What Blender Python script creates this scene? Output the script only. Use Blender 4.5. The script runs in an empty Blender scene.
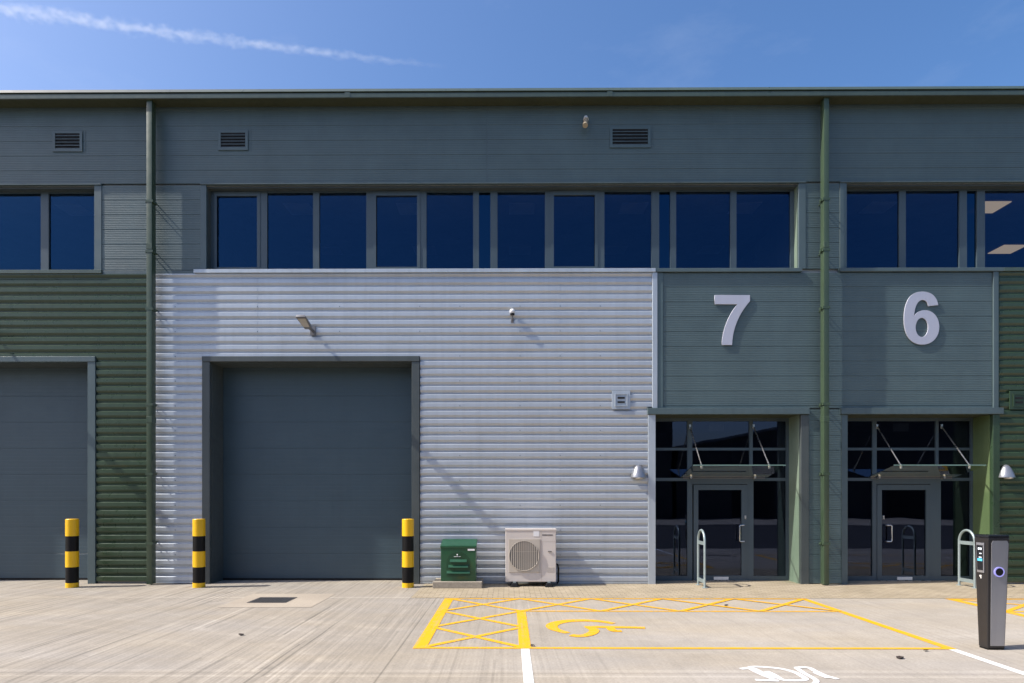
import bpy, bmesh, math, random
from mathutils import Vector, Matrix
random.seed(7)
SC = bpy.context.scene
COL = SC.collection
R = math.radians

# ------------------------------------------------------------------ survey
# camera station: 14 m in front of the cladding, eye 1.8 m; used to turn measurements into metres
D, H, F, YAW, CX, CY = 14.0, 1.8, 660.0, 0.0066, 504.6, 499.0
def _dir(px, py=CY):
    u, w = (px - CX) / F, (CY - py) / F
    return (-math.sin(YAW) + u * math.cos(YAW), math.cos(YAW) + u * math.sin(YAW), w)
def wx(px, d=0.0):                  # x of a point seen in column px lying on the plane y = d
    v = _dir(px); return v[0] * (D + d) / v[1]
def wz(py, d=0.0, px=509):          # height of a point seen in row py on the plane y = d
    v = _dir(px, py); return H + v[2] * (D + d) / v[1]
def G(px, py):                      # point on the ground
    v = _dir(px, py); t = -H / v[2]; return (v[0] * t, -D + v[1] * t)

SUN_TRAVEL = Vector((5.2, 1.0, -5.75)).normalized()

# ------------------------------------------------------------------ materials
def new_mat(name):
    m = bpy.data.materials.new(name); m.use_nodes = True
    nt = m.node_tree; b = nt.nodes['Principled BSDF']
    return m, nt, b
def N(nt, t, **kw):
    n = nt.nodes.new(t)
    for k, v in kw.items():
        if k in n.inputs.keys(): n.inputs[k].default_value = v
        else: setattr(n, k, v)
    return n
def pos(nt, scale=(1, 1, 1)):
    g = nt.nodes.new('ShaderNodeNewGeometry'); mp = nt.nodes.new('ShaderNodeMapping')
    mp.inputs['Scale'].default_value = scale
    nt.links.new(g.outputs['Position'], mp.inputs['Vector']); return mp.outputs['Vector']
def noise(nt, vec, scale, detail=4, rough=.6):
    n = N(nt, 'ShaderNodeTexNoise', Scale=scale, Detail=detail, Roughness=rough)
    nt.links.new(vec, n.inputs['Vector']); return n.outputs['Fac']
def ramp(nt, fac, a, b, ca, cb):
    r = nt.nodes.new('ShaderNodeMapRange')
    r.inputs['From Min'].default_value = a; r.inputs['From Max'].default_value = b
    r.inputs['To Min'].default_value = ca; r.inputs['To Max'].default_value = cb
    nt.links.new(fac, r.inputs['Value']); return r.outputs['Result']
def math2(nt, op, a, b):
    n = nt.nodes.new('ShaderNodeMath'); n.operation = op
    for i, v in enumerate((a, b)):
        if isinstance(v, (int, float)): n.inputs[i].default_value = v
        else: nt.links.new(v, n.inputs[i])
    return n.outputs[0]
def mixc(nt, fac, a, b, mode='MIX'):
    n = nt.nodes.new('ShaderNodeMix'); n.data_type = 'RGBA'; n.blend_type = mode
    if isinstance(fac, (int, float)): n.inputs[0].default_value = fac
    else: nt.links.new(fac, n.inputs[0])
    for i, v in ((6, a), (7, b)):
        if isinstance(v, (tuple, list)): n.inputs[i].default_value = (*v[:3], 1)
        else: nt.links.new(v, n.inputs[i])
    return n.outputs[2]
def paint(name, rgb, rough=.45, metal=0.0, var=.10, coat=0.0, dirt=.12, spec=.5):
    m, nt, b = new_mat(name)
    f = noise(nt, pos(nt, (1, 1, 1)), 1.3, 5)
    k = ramp(nt, f, .3, .7, 1 - var, 1 + var)
    s = noise(nt, pos(nt, (9, 9, .5)), 1.0, 4)
    k2 = ramp(nt, s, .45, .75, 1.0, 1 - dirt)
    k = math2(nt, 'MULTIPLY', k, k2)
    v = N(nt, 'ShaderNodeVectorMath', operation='SCALE'); v.inputs[0].default_value = rgb
    nt.links.new(k, v.inputs['Scale']); nt.links.new(v.outputs[0], b.inputs['Base Color'])
    rr = ramp(nt, noise(nt, pos(nt), 6.0, 3), .3, .7, rough * .85, rough * 1.15)
    nt.links.new(rr, b.inputs['Roughness'])
    b.inputs['Metallic'].default_value = metal; b.inputs['Coat Weight'].default_value = coat
    b.inputs['Specular IOR Level'].default_value = spec
    return m
M = {}
M['grey_panel'] = paint('grey_green_coated_steel', (.080, .120, .126), .42, dirt=.04)
M['grey_trim'] = paint('grey_green_trim', (.080, .116, .124), .40)
M['dark_trim'] = paint('dark_grey_trim', (.066, .080, .080), .45)
M['silver'] = paint('silver_coated_steel', (.48, .52, .560), .38, .35, .05, dirt=.08)
M['silver_trim'] = paint('silver_trim', (.46, .51, .550), .40, .3, .05)
M['green'] = paint('green_coated_steel', (.034, .062, .034), .30)
M['green_pipe'] = paint('green_pipe_paint', (.046, .073, .042), .36, coat=.1)
M['green_gutter'] = paint('green_gutter_paint', (.064, .090, .066), .32, coat=.3)
M['soffit'] = paint('olive_underside_paint', (.055, .060, .030), .5)
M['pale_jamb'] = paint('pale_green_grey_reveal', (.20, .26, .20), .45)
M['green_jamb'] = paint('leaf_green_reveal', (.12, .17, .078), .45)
M['door_grey'] = paint('slate_door_paint', (.053, .085, .103), .40, var=.05, dirt=.05)
M['frame'] = paint('window_frame_grey', (.064, .091, .108), .38, var=.05)
M['black'] = paint('black_rubber', (.007, .007, .0075), .6, spec=.3)
M['black_band'] = paint('black_band_plastic', (.006, .0055, .0055), .5, spec=.2)
M['yellow_post'] = paint('yellow_bollard_plastic', (.86, .485, .003), .40, var=.05, dirt=.15)
M['white_metal'] = paint('white_metal', (.80, .80, .80), .4, var=.04)
M['ac_white'] = paint('warm_white_casing', (.60, .55, .505), .4, var=.03, dirt=.08)
M['ac_grille'] = paint('beige_grille', (.50, .45, .38), .5, var=.05)
M['ac_dark'] = paint('fan_dark', (.17, .16, .145), .6)
M['cab_green'] = paint('cabinet_green', (.010, .075, .030), .38, coat=.3, var=.06)
M['cab_dark'] = paint('cabinet_recess_green', (.008, .055, .022), .45)
M['galv'] = paint('galvanised_tube', (.34, .41, .41), .4, .4)
M['steel'] = paint('brushed_steel', (.62, .62, .60), .28, .9)
M['lamp_silver'] = paint('cast_aluminium', (.30, .31, .33), .30, .6)
M['lamp_dark'] = paint('dark_lamp_body', (.16, .16, .17), .5)
M['lamp_lens'] = paint('lamp_lens_diffuser', (.48, .44, .37), .25)
M['tan'] = paint('tan_housing', (.36, .30, .21), .5)
M['number'] = paint('satin_numeral', (.50, .51, .58), .42, .2, .03, dirt=.05)
M['charger_dark'] = paint('charger_charcoal', (.018, .016, .016), .42, var=.05)
M['charger_top'] = paint('charger_black_top', (.010, .011, .014), .25)
M['charger_silver'] = paint('charger_silver', (.34, .34, .36), .38, .6, .05)
M['interior'] = paint('interior_wall', (.42, .42, .42), .8)
M['interior_floor'] = paint('interior_floor', (.16, .15, .15), .7)
M['far_wall'] = paint('far_cladding', (.030, .034, .038), .6)
M['far_roof'] = paint('far_roof', (.16, .17, .18), .6)
M['letter_white'] = paint('letter_plate_white', (.82, .80, .76), .35, .2, .02)
M['void'] = paint('louvre_void', (.006, .007, .008), .8)
M['glass_edge'] = paint('green_glass_edge', (.16, .26, .23), .15)
M['leaf'] = paint('dry_leaf', (.035, .025, .02), .8)

def emit(name, rgb, strength):
    m, nt, b = new_mat(name)
    b.inputs['Base Color'].default_value = (*[c * .5 for c in rgb], 1)
    b.inputs['Emission Color'].default_value = (*rgb, 1); b.inputs['Emission Strength'].default_value = strength
    return m
M['ceiling_light'] = emit('warm_ceiling_light', (1.0, .70, .42), .75)
M['screen'] = emit('charger_screen', (.10, .55, .85), .8)
M['screen_white'] = emit('charger_screen_text', (.85, .92, 1.0), .9)
M['ring'] = emit('violet_ring', (.42, .40, .95), .42)

def glass(name, tint, refl, gcol=(.92, .96, 1), k=1.7):
    m, nt, b = new_mat(name); nt.nodes.remove(b)
    out = nt.nodes['Material Output']
    tr = N(nt, 'ShaderNodeBsdfTransparent'); tr.inputs[0].default_value = (*tint, 1)
    gl = N(nt, 'ShaderNodeBsdfGlossy'); gl.inputs['Roughness'].default_value = 0.0
    gl.inputs['Color'].default_value = (*gcol, 1)
    fr = N(nt, 'ShaderNodeFresnel', IOR=1.5)
    fac = math2(nt, 'MINIMUM', math2(nt, 'ADD', math2(nt, 'MULTIPLY', fr.outputs[0], k), refl), 1.0)
    gb = nt.nodes.new('ShaderNodeNewGeometry')          # only the outer face of a pane mirrors
    fac = math2(nt, 'MULTIPLY', fac, math2(nt, 'SUBTRACT', 1.0, gb.outputs['Backfacing']))
    mx = nt.nodes.new('ShaderNodeMixShader')
    bp = N(nt, 'ShaderNodeBump', Strength=.035, Distance=.05)
    nt.links.new(noise(nt, pos(nt), 0.9, 1), bp.inputs['Height'])
    nt.links.new(bp.outputs[0], gl.inputs['Normal'])
    nt.links.new(fac, mx.inputs[0]); nt.links.new(tr.outputs[0], mx.inputs[1]); nt.links.new(gl.outputs[0], mx.inputs[2])
    nt.links.new(mx.outputs[0], out.inputs['Surface']); return m
M['glass'] = glass('window_glass', (.52, .56, .60), .020, (.11, .36, .76))
M['entry_glass'] = glass('entrance_glass', (.34, .35, .37), .012, (.52, .64, 1.0), 1.5)
M['canopy_glass'] = glass('canopy_glass', (.90, .94, .91), .0, (.9, .93, .86), 3.2)
M['glass_dark'] = glass('opaque_spandrel_glass', (.05, .06, .07), .02, (.12, .45, .9))

def concrete():
    m, nt, b = new_mat('brushed_concrete')
    sep = nt.nodes.new('ShaderNodeSeparateXYZ'); g = nt.nodes.new('ShaderNodeNewGeometry'); nt.links.new(g.outputs['Position'], sep.inputs[0])
    X, Y = sep.outputs[0], sep.outputs[1]
    def mul(a, b_): return math2(nt, 'MULTIPLY', a, b_)
    # brush strokes: narrow strips running towards the building, each with its own tone, broken along their length
    def strips(width, run, seed):
        wob = mul(math2(nt, 'SUBTRACT', noise(nt, pos(nt, (.4, .35, 1)), 1.0, 2), .5), .09)
        xi = math2(nt, 'FLOOR', math2(nt, 'DIVIDE', math2(nt, 'ADD', X, wob), width), 0)
        yi = math2(nt, 'FLOOR', math2(nt, 'ADD', math2(nt, 'DIVIDE', Y, run), mul(math2(nt, 'SINE', mul(xi, 12.9898), 0), 7.3)), 0)
        cv = nt.nodes.new('ShaderNodeCombineXYZ'); nt.links.new(xi, cv.inputs[0]); nt.links.new(yi, cv.inputs[1]); cv.inputs[2].default_value = seed
        wn = nt.nodes.new('ShaderNodeTexWhiteNoise'); wn.noise_dimensions = '3D'; nt.links.new(cv.outputs[0], wn.inputs['Vector'])
        return wn.outputs['Value']
    s1, s2, s3 = strips(.022, 2.6, 1.0), strips(.052, 4.1, 2.0), strips(.03, 2.3, 5.0)
    leftness = ramp(nt, X, -1.7, 1.2, 1.0, .22)
    patch = ramp(nt, noise(nt, pos(nt, (.45, .30, 1)), 1.0, 3), .36, .62, .30, 1.0)
    bw = mul(patch, leftness)
    d = math2(nt, 'ADD', mul(math2(nt, 'SUBTRACT', s1, .5), .32), mul(math2(nt, 'SUBTRACT', s2, .5), .20))
    k = math2(nt, 'ADD', mul(d, bw), 1.0)
    k = mul(k, math2(nt, 'SUBTRACT', 1.0, mul(ramp(nt, s3, .935, .945, 0, .34), bw)))
    k = mul(k, math2(nt, 'ADD', 1.0, mul(ramp(nt, s3, .06, .05, 0, .20), bw)))
    big = noise(nt, pos(nt, (.35, .5, 1)), 1.0, 5, .6); k = mul(k, ramp(nt, big, .3, .7, .88, 1.09))
    med = noise(nt, pos(nt, (1, 1, 1)), 2.6, 6, .7); k = mul(k, ramp(nt, med, .3, .7, .92, 1.07))
    fine = noise(nt, pos(nt, (1, 1, 1)), 34, 3, .7); k = mul(k, ramp(nt, fine, .3, .7, .86, 1.11))
    # pale laitance dragged along the brush direction, and a few pale curved tyre scuffs
    lait = noise(nt, pos(nt, (1.1, .30, 1)), 1.0, 5, .65); k = mul(k, ramp(nt, lait, .58, .72, 1.0, 1.15))
    for (ax, ay, rad, w, gain) in ((-9.5, -13.2, 9.2, .07, .10), (-9.3, -13.4, 9.9, .10, .08), (3.0, 9.0, 14.6, .10, .07), (3.3, 9.1, 15.4, .06, .09), (-3, 6, 11.4, .12, -.05)):
        dx = math2(nt, 'SUBTRACT', X, ax); dy = math2(nt, 'SUBTRACT', Y, ay)
        dd = math2(nt, 'ABSOLUTE', math2(nt, 'SUBTRACT', math2(nt, 'SQRT', math2(nt, 'ADD', mul(dx, dx), mul(dy, dy)), 0), rad), 0)
        k = mul(k, math2(nt, 'ADD', 1.0, mul(mul(ramp(nt, dd, w, 0.0, 0, gain), ramp(nt, med, .38, .62, .0, 1.0)), 1.0)))
    def line(coord, at, w):
        return math2(nt, 'LESS_THAN', math2(nt, 'ABSOLUTE', math2(nt, 'SUBTRACT', coord, at), 0.0), w)
    for at, w, gain in ((-1.94, .05, .20), (-7.09, .045, .10), (-7.19, .010, -.20), (-7.30, .030, .16), (-4.6, .006, -.05)):
        k = mul(k, math2(nt, 'ADD', mul(line(Y, at, w), gain), 1.0))
    for at in (-12.2, -7.45, -1.32, 8.9, 14):
        k = mul(k, math2(nt, 'SUBTRACT', 1.0, mul(line(X, at, .010), .30)))
    # small stains and grit
    spots = noise(nt, pos(nt, (1, 1, 1)), 2.1, 3, .5); k = mul(k, ramp(nt, spots, .70, .77, 1.0, .80))
    grit = nt.nodes.new('ShaderNodeTexVoronoi'); grit.inputs['Scale'].default_value = 3.2; nt.links.new(pos(nt), grit.inputs['Vector'])
    k = mul(k, math2(nt, 'SUBTRACT', 1.0, mul(math2(nt, 'LESS_THAN', grit.outputs['Distance'], .035), mul(ramp(nt, big, .5, .55, 0, 1), .40))))
    k = mul(k, ramp(nt, X, -1.6, 2.5, .97, 1.12))
    v = N(nt, 'ShaderNodeVectorMath', operation='SCALE')
    hue = mixc(nt, ramp(nt, noise(nt, pos(nt, (.3, .9, 1)), 1.0, 4), .35, .65, 0, 1), (.322, .292, .252), (.326, .284, .224))
    nt.links.new(hue, v.inputs[0]); nt.links.new(k, v.inputs['Scale']); nt.links.new(v.outputs[0], b.inputs['Base Color'])
    b.inputs['Roughness'].default_value = .85; b.inputs['Specular IOR Level'].default_value = .25
    bp = N(nt, 'ShaderNodeBump', Strength=.35, Distance=.005)
    nt.links.new(math2(nt, 'ADD', mul(s1, bw), mul(fine, .5)), bp.inputs['Height']); nt.links.new(bp.outputs[0], b.inputs['Normal'])
    return m
M['concrete'] = concrete()
def plain_rough(name, rgb, scale=40, var=.2, rough=.9):
    m, nt, b = new_mat(name)
    k = math2(nt, 'MULTIPLY', ramp(nt, noise(nt, pos(nt), scale, 3), .3, .7, 1 - var, 1 + var), ramp(nt, noise(nt, pos(nt), .7, 4), .3, .7, .88, 1.12))
    v = N(nt, 'ShaderNodeVectorMath', operation='SCALE'); v.inputs[0].default_value = rgb
    nt.links.new(k, v.inputs['Scale']); nt.links.new(v.outputs[0], b.inputs['Base Color'])
    b.inputs['Roughness'].default_value = rough; b.inputs['Specular IOR Level'].default_value = .3
    bp = N(nt, 'ShaderNodeBump', Strength=.4, Distance=.004)
    nt.links.new(noise(nt, pos(nt), scale * 2, 2), bp.inputs['Height']); nt.links.new(bp.outputs[0], b.inputs['Normal'])
    return m
M['asphalt'] = plain_rough('asphalt', (.055, .054, .055), 60)
M['earth'] = plain_rough('far_ground', (.16, .17, .10), 3)
M['cast_concrete'] = plain_rough('pale_cast_concrete', (.365, .315, .252), 30, .10)
M['plinth'] = plain_rough('plinth_concrete', (.33, .29, .23), 25, .15)
M['iron'] = plain_rough('cast_iron', (.055, .055, .058), 50, .25, .6)
def paving():
    m, nt, b = new_mat('block_paving')
    br = nt.nodes.new('ShaderNodeTexBrick')
    br.inputs['Scale'].default_value = 1.0; br.inputs['Brick Width'].default_value = .20; br.inputs['Row Height'].default_value = .10
    br.inputs['Mortar Size'].default_value = .006; br.inputs['Mortar Smooth'].default_value = .3; br.inputs['Bias'].default_value = 0
    br.inputs['Color1'].default_value = (.335, .280, .190, 1); br.inputs['Color2'].default_value = (.40, .335, .24, 1); br.inputs['Mortar'].default_value = (.17, .14, .11, 1)
    nt.links.new(pos(nt), br.inputs['Vector'])
    k = math2(nt, 'MULTIPLY', ramp(nt, noise(nt, pos(nt), 1.1, 4), .3, .7, .88, 1.12), ramp(nt, noise(nt, pos(nt), 45, 2), .3, .7, .9, 1.1))
    v = N(nt, 'ShaderNodeVectorMath', operation='SCALE'); nt.links.new(br.outputs[0], v.inputs[0]); nt.links.new(k, v.inputs['Scale'])
    nt.links.new(v.outputs[0], b.inputs['Base Color']); b.inputs['Roughness'].default_value = .9; b.inputs['Specular IOR Level'].default_value = .2
    bp = N(nt, 'ShaderNodeBump', Strength=.6, Distance=.008); bp.invert = True
    nt.links.new(br.outputs['Fac'], bp.inputs['Height']); nt.links.new(bp.outputs[0], b.inputs['Normal'])
    return m
M['paving'] = paving()
def road_paint(name, rgb, wear=.55):
    m, nt, b = new_mat(name)
    f = math2(nt, 'ADD', math2(nt, 'MULTIPLY', noise(nt, pos(nt, (30, .8, 1)), 1.0, 3, .7), .5), math2(nt, 'MULTIPLY', noise(nt, pos(nt), 7, 5, .7), .5))
    w = ramp(nt, f, .50, .66, .03, wear)
    c = mixc(nt, w, rgb, (.32, .275, .225)); nt.links.new(c, b.inputs['Base Color'])
    b.inputs['Roughness'].default_value = .65; b.inputs['Specular IOR Level'].default_value = .3
    return m
M['yellow_line'] = road_paint('yellow_road_paint', (.77, .385, .002))
M['yellow_worn'] = road_paint('worn_yellow_road_paint', (.71, .375, .02), .9)
M['white_line'] = road_paint('white_road_paint', (.80, .80, .79), .35)

# ------------------------------------------------------------------ mesh helpers
class MB:
    def __init__(s): s.bm = bmesh.new()
    def face(s, pts):
        vs = [s.bm.verts.new(p) for p in pts]
        return s.bm.faces.new(vs)
    def box(s, x0, x1, y0, y1, z0, z1):
        if x0 > x1: x0, x1 = x1, x0
        if y0 > y1: y0, y1 = y1, y0
        if z0 > z1: z0, z1 = z1, z0
        v = [s.bm.verts.new(p) for p in ((x0, y0, z0), (x1, y0, z0), (x1, y1, z0), (x0, y1, z0), (x0, y0, z1), (x1, y0, z1), (x1, y1, z1), (x0, y1, z1))]
        for f in ((0, 3, 2, 1), (4, 5, 6, 7), (0, 1, 5, 4), (1, 2, 6, 5), (2, 3, 7, 6), (3, 0, 4, 7)): s.bm.faces.new([v[i] for i in f])
        return s
    def hexa(s, p):                      # 8 points: bottom ring then top ring, counter-clockwise from above
        v = [s.bm.verts.new(q) for q in p]
        for f in ((0, 3, 2, 1), (4, 5, 6, 7), (0, 1, 5, 4), (1, 2, 6, 5), (2, 3, 7, 6), (3, 0, 4, 7)): s.bm.faces.new([v[i] for i in f])
        return s
    def tube(s, pts, r, n=10, caps=True):
        pts = [Vector(p) for p in pts]; rs = r if isinstance(r, (list, tuple)) else [r] * len(pts)
        rings = []; up = None
        for i, p in enumerate(pts):
            a = pts[max(i - 1, 0)]; c = pts[min(i + 1, len(pts) - 1)]
            t = (c - a).normalized()
            if up is None: up = Vector((0, 0, 1)) if abs(t.z) < .9 else Vector((1, 0, 0))
            u = t.cross(up).normalized(); w = u.cross(t).normalized(); up = w
            rings.append([s.bm.verts.new(p + rs[i] * (math.cos(2 * math.pi * k / n) * u + math.sin(2 * math.pi * k / n) * w)) for k in range(n)])
        for a, b in zip(rings, rings[1:]):
            for k in range(n): s.bm.faces.new((a[k], a[(k + 1) % n], b[(k + 1) % n], b[k]))
        if caps:
            s.bm.faces.new(rings[0][::-1]); s.bm.faces.new(rings[-1])
        return s
    def lathe(s, prof, c=(0, 0, 0), n=28):   # prof: (r, z)
        rings = [[s.bm.verts.new((c[0] + r * math.cos(2 * math.pi * k / n), c[1] + r * math.sin(2 * math.pi * k / n), c[2] + z)) for k in range(n)] for r, z in prof]
        for a, b in zip(rings, rings[1:]):
            for k in range(n): s.bm.faces.new((a[k], a[(k + 1) % n], b[(k + 1) % n], b[k]))
        s.bm.faces.new(rings[0][::-1]); s.bm.faces.new(rings[-1]); return s
    def bevel(s, w=.004, seg=2, ang=30):
        bmesh.ops.recalc_face_normals(s.bm, faces=s.bm.faces)
        es = [e for e in s.bm.edges if len(e.link_faces) == 2 and e.calc_face_angle(0) > R(ang)]
        bmesh.ops.bevel(s.bm, geom=es, offset=w, segments=seg, profile=.6, affect='EDGES', clamp_overlap=True)
        return s
    def build(s, name, mat, parent=None, smooth=False, recalc=True):
        if recalc: bmesh.ops.recalc_face_normals(s.bm, faces=s.bm.faces)
        me = bpy.data.meshes.new(name); s.bm.to_mesh(me); s.bm.free()
        if smooth:
            for p in me.polygons: p.use_smooth = True
            try: me.set_sharp_from_angle(angle=R(35))
            except Exception: pass
        me.materials.append(mat); o = bpy.data.objects.new(name, me); COL.objects.link(o)
        if parent is not None:
            o.parent = parent
            o.matrix_parent_inverse = Matrix.Identity(4)
            me.transform(world(parent).inverted())
        return o
def world(o):
    m = Matrix.Translation(o.location) @ Matrix.Rotation(o.rotation_euler.z, 4, 'Z') if o.type == 'EMPTY' else Matrix.Translation(o.location)
    return world(o.parent) @ m if o.parent else m
def tag(o, label=None, cat=None, group=None, kind=None):
    if label: o['label'] = label
    if cat: o['category'] = cat
    if group: o['group'] = group
    if kind: o['kind'] = kind
    return o
def thing(name, label, cat, loc=(0, 0, 0), group=None):
    o = bpy.data.objects.new(name, None); COL.objects.link(o); o.location = loc; o.empty_display_size = .2
    return tag(o, label, cat, group)
def copy_thing(o, loc, label):
    c = o.copy(); COL.objects.link(c); c.location = loc; c['label'] = label
    for ch in list(o.children):
        d = ch.copy(); COL.objects.link(d); d.parent = c
        for g in list(ch.children):
            e = g.copy(); COL.objects.link(e); e.parent = d
    return c

# profiled cladding: prof = list of (y, z) over one pitch, z from 0 to pitch; extruded along x
def profile_pts(prof, pitch, z0, z1):
    out = []
    k = math.floor(z0 / pitch) - 1; raw = []
    while k * pitch < z1 + pitch:
        raw += [(y, k * pitch + z) for y, z in prof]; k += 1
    for (ya, za), (yb, zb) in zip(raw, raw[1:]):
        if zb < z0 or za > z1: continue
        if not out:
            t = 0 if zb == za else max(0, (z0 - za) / (zb - za)); out.append((ya + (yb - ya) * t, max(za, z0)))
        if zb <= z1: out.append((yb, zb))
        else:
            t = (z1 - za) / (zb - za); out.append((ya + (yb - ya) * t, z1)); break
    return out
def sheet(mb, x0, x1, z0, z1, prof, pitch, y=0.0):
    pts = profile_pts(prof, pitch, z0, z1)
    a = [mb.bm.verts.new((x0, y + p[0], p[1])) for p in pts]; b = [mb.bm.verts.new((x1, y + p[0], p[1])) for p in pts]
    for i in range(len(pts) - 1):
        if pts[i] == pts[i + 1]: continue
        mb.bm.faces.new((a[i], b[i], b[i + 1], a[i + 1]))
    # closed back and ends
    c = mb.bm.verts.new((x0, y + .05, pts[0][1])); d = mb.bm.verts.new((x0, y + .05, pts[-1][1]))
    e = mb.bm.verts.new((x1, y + .05, pts[0][1])); f = mb.bm.verts.new((x1, y + .05, pts[-1][1]))
    mb.bm.faces.new([c] + a + [d]); mb.bm.faces.new(([e] + b + [f])[::-1]); mb.bm.faces.new((c, d, f, e))
    mb.bm.faces.new((a[0], c, e, b[0])); mb.bm.faces.new((a[-1], b[-1], f, d))
CP = .1755
CORR = [(0, 0), (0, .016), (-.037, .068), (-.037, .145), (0, .1755)]
MP = .314
MICRO = [(.006, 0), (.006, .006), (0, .011)]
for i in range(8):
    z = .016 + i * (MP - .020) / 8; w = (MP - .020) / 8
    MICRO += [(0, z), (0, z + w * .55), (.0022, z + w * .65), (.0022, z + w * .9), (0, z + w)]
MICRO += [(0, MP - .003), (.006, MP)]

def stroke(mb, pts, w, z):
    """flat painted ribbon on the ground"""
    P = [Vector((p[0], p[1])) for p in pts]; L, Rr = [], []
    ws = w if isinstance(w, (list, tuple)) else [w] * len(P)
    for i, p in enumerate(P):
        d0 = (P[i] - P[i - 1]).normalized() if i else (P[1] - P[0]).normalized()
        d1 = (P[i + 1] - P[i]).normalized() if i < len(P) - 1 else d0
        n0 = Vector((-d0.y, d0.x)); n1 = Vector((-d1.y, d1.x)); n = (n0 + n1); n = n.normalized() if n.length > .1 else n0
        k = min(1.6, 1 / max(.5, n.dot(n0)))
        L.append(p + n * ws[i] / 2 * k); Rr.append(p - n * ws[i] / 2 * k)
    lv = [mb.bm.verts.new((q.x, q.y, z)) for q in L]; rv = [mb.bm.verts.new((q.x, q.y, z)) for q in Rr]
    for i in range(len(P) - 1):
        try: mb.bm.faces.new((rv[i], rv[i + 1], lv[i + 1], lv[i]))
        except ValueError: pass
def smooth_path(pts, n=6):
    out = []
    P = [pts[0]] + list(pts) + [pts[-1]]
    for i in range(1, len(P) - 2):
        p0, p1, p2, p3 = [Vector(q) for q in P[i - 1:i + 3]]
        for k in range(n):
            t = k / n
            out.append(.5 * ((2 * p1) + (-p0 + p2) * t + (2 * p0 - 5 * p1 + 4 * p2 - p3) * t * t + (-p0 + 3 * p1 - 3 * p2 + p3) * t ** 3))
    out.append(Vector(pts[-1])); return out
def up_normals(mb):
    for f in mb.bm.faces:
        f.normal_update()
        if f.normal.z < 0: f.normal_flip()

def outline_mesh(name, loops, depth, mat, parent, origin):
    """flat letter outline (x, z metres) with holes, given thickness along y"""
    cu = bpy.data.curves.new(name, 'CURVE'); cu.dimensions = '2D'; cu.fill_mode = 'BOTH'; cu.extrude = depth / 2
    cu.bevel_depth = .003; cu.bevel_resolution = 1
    for lp in loops:
        sp = cu.splines.new('POLY'); sp.points.add(len(lp) - 1); sp.use_cyclic_u = True
        for i, (a, b) in enumerate(lp): sp.points[i].co = (a, b, 0, 1)
    tmp = bpy.data.objects.new('tmp', cu); COL.objects.link(tmp)
    dg = bpy.context.evaluated_depsgraph_get(); dg.update()
    me = bpy.data.meshes.new_from_object(tmp.evaluated_get(dg))
    bpy.data.objects.remove(tmp); bpy.data.curves.remove(cu)
    me.transform(Matrix.Translation(origin) @ Matrix.Rotation(R(90), 4, 'X'))
    me.materials.clear(); me.materials.append(mat); me.name = name
    o = bpy.data.objects.new(name, me); COL.objects.link(o)
    if parent is not None: o.parent = parent; me.transform(world(parent).inverted())
    return o
def text_mesh(name, txt, size, depth, mat, parent, matrix):
    cu = bpy.data.curves.new(name, 'FONT'); cu.body = txt; cu.size = size; cu.extrude = depth; cu.align_x = 'CENTER'; cu.align_y = 'CENTER'
    tmp = bpy.data.objects.new('tmp', cu); COL.objects.link(tmp)
    dg = bpy.context.evaluated_depsgraph_get(); dg.update()
    me = bpy.data.meshes.new_from_object(tmp.evaluated_get(dg)); bpy.data.objects.remove(tmp); bpy.data.curves.remove(cu)
    me.transform(matrix); me.materials.clear(); me.materials.append(mat)
    o = bpy.data.objects.new(name, me); COL.objects.link(o)
    if parent is not None: o.parent = parent; me.transform(world(parent).inverted())
    return o

# ------------------------------------------------------------------ setting: ground
XL, XR = -15.5, 16.2
def slab(name, x0, x1, y0, y1, z, mat, label, cat='ground', th=.3):
    o = MB().box(x0, x1, y0, y1, z - th, z).build(name, mat); return tag(o, label, cat, kind='structure')
YR = -8.75                                            # edge of the concrete bays, asphalt road beyond
o = MB(); o.face([(-3000, -3000, -.012), (3000, -3000, -.012), (3000, 3000, -.012), (-3000, 3000, -.012)])
tag(o.build('ground', M['earth']), 'flat ground around the estate reaching to the horizon', 'ground', kind='structure')
def sheetz(name, x0, x1, y0, y1, z, mat, label, cat):
    m = MB(); m.face([(x0, y0, z), (x1, y0, z), (x1, y1, z), (x0, y1, z)])
    return tag(m.build(name, mat), label, cat, kind='structure')
sheetz('road', -70, 70, -31, YR, -.008, M['asphalt'], 'dark asphalt access road beyond the concrete parking apron', 'road')
sheetz('pavement', -70, 70, -62, -31, -.006, M['concrete'], 'concrete yard on the far side of the asphalt road', 'yard')
sheetz('concrete_yard', -30, 30, YR, .9, 0.0, M['concrete'], 'pale brushed concrete yard in front of the industrial units', 'yard')
px0 = G(419, 590)[0]
sheetz('paved_path', wx(425), XR, -2.02, .57, .004, M['paving'], 'strip of small beige paving blocks along the foot of the building', 'path')

# ------------------------------------------------------------------ the building
B = thing('industrial_building', 'long two storey industrial building with grey, silver and green metal cladding behind the concrete yard', 'building')
zE, zHd, zSl = 10.14, 8.44, 6.594         # eaves soffit, window head, sill bottom
zRt, zRo = wz(356.3), wz(361.6)           # roller door head trim / opening
zEf, zEo = wz(408.6), wz(414.8)           # entrance header flashing top / opening head
RD, RE, RW = .60, .58, .22                # recess of roller doors, entrances, windows

p1, p2 = 150.0, 824.5                     # downpipe columns
x8s, x7a = wx(150), wx(150)
# openings (x)
w8 = (wx(-118), wx(94.4)); w7 = (wx(206.5), wx(798.4)); w6 = (wx(846.6), wx(1156))
d8 = (wx(-118), wx(88.8)); d7 = (wx(210.6), wx(412.0))
e7 = (wx(655.2), wx(800.2)); e6 = (wx(846.8), wx(991.5))

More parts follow.
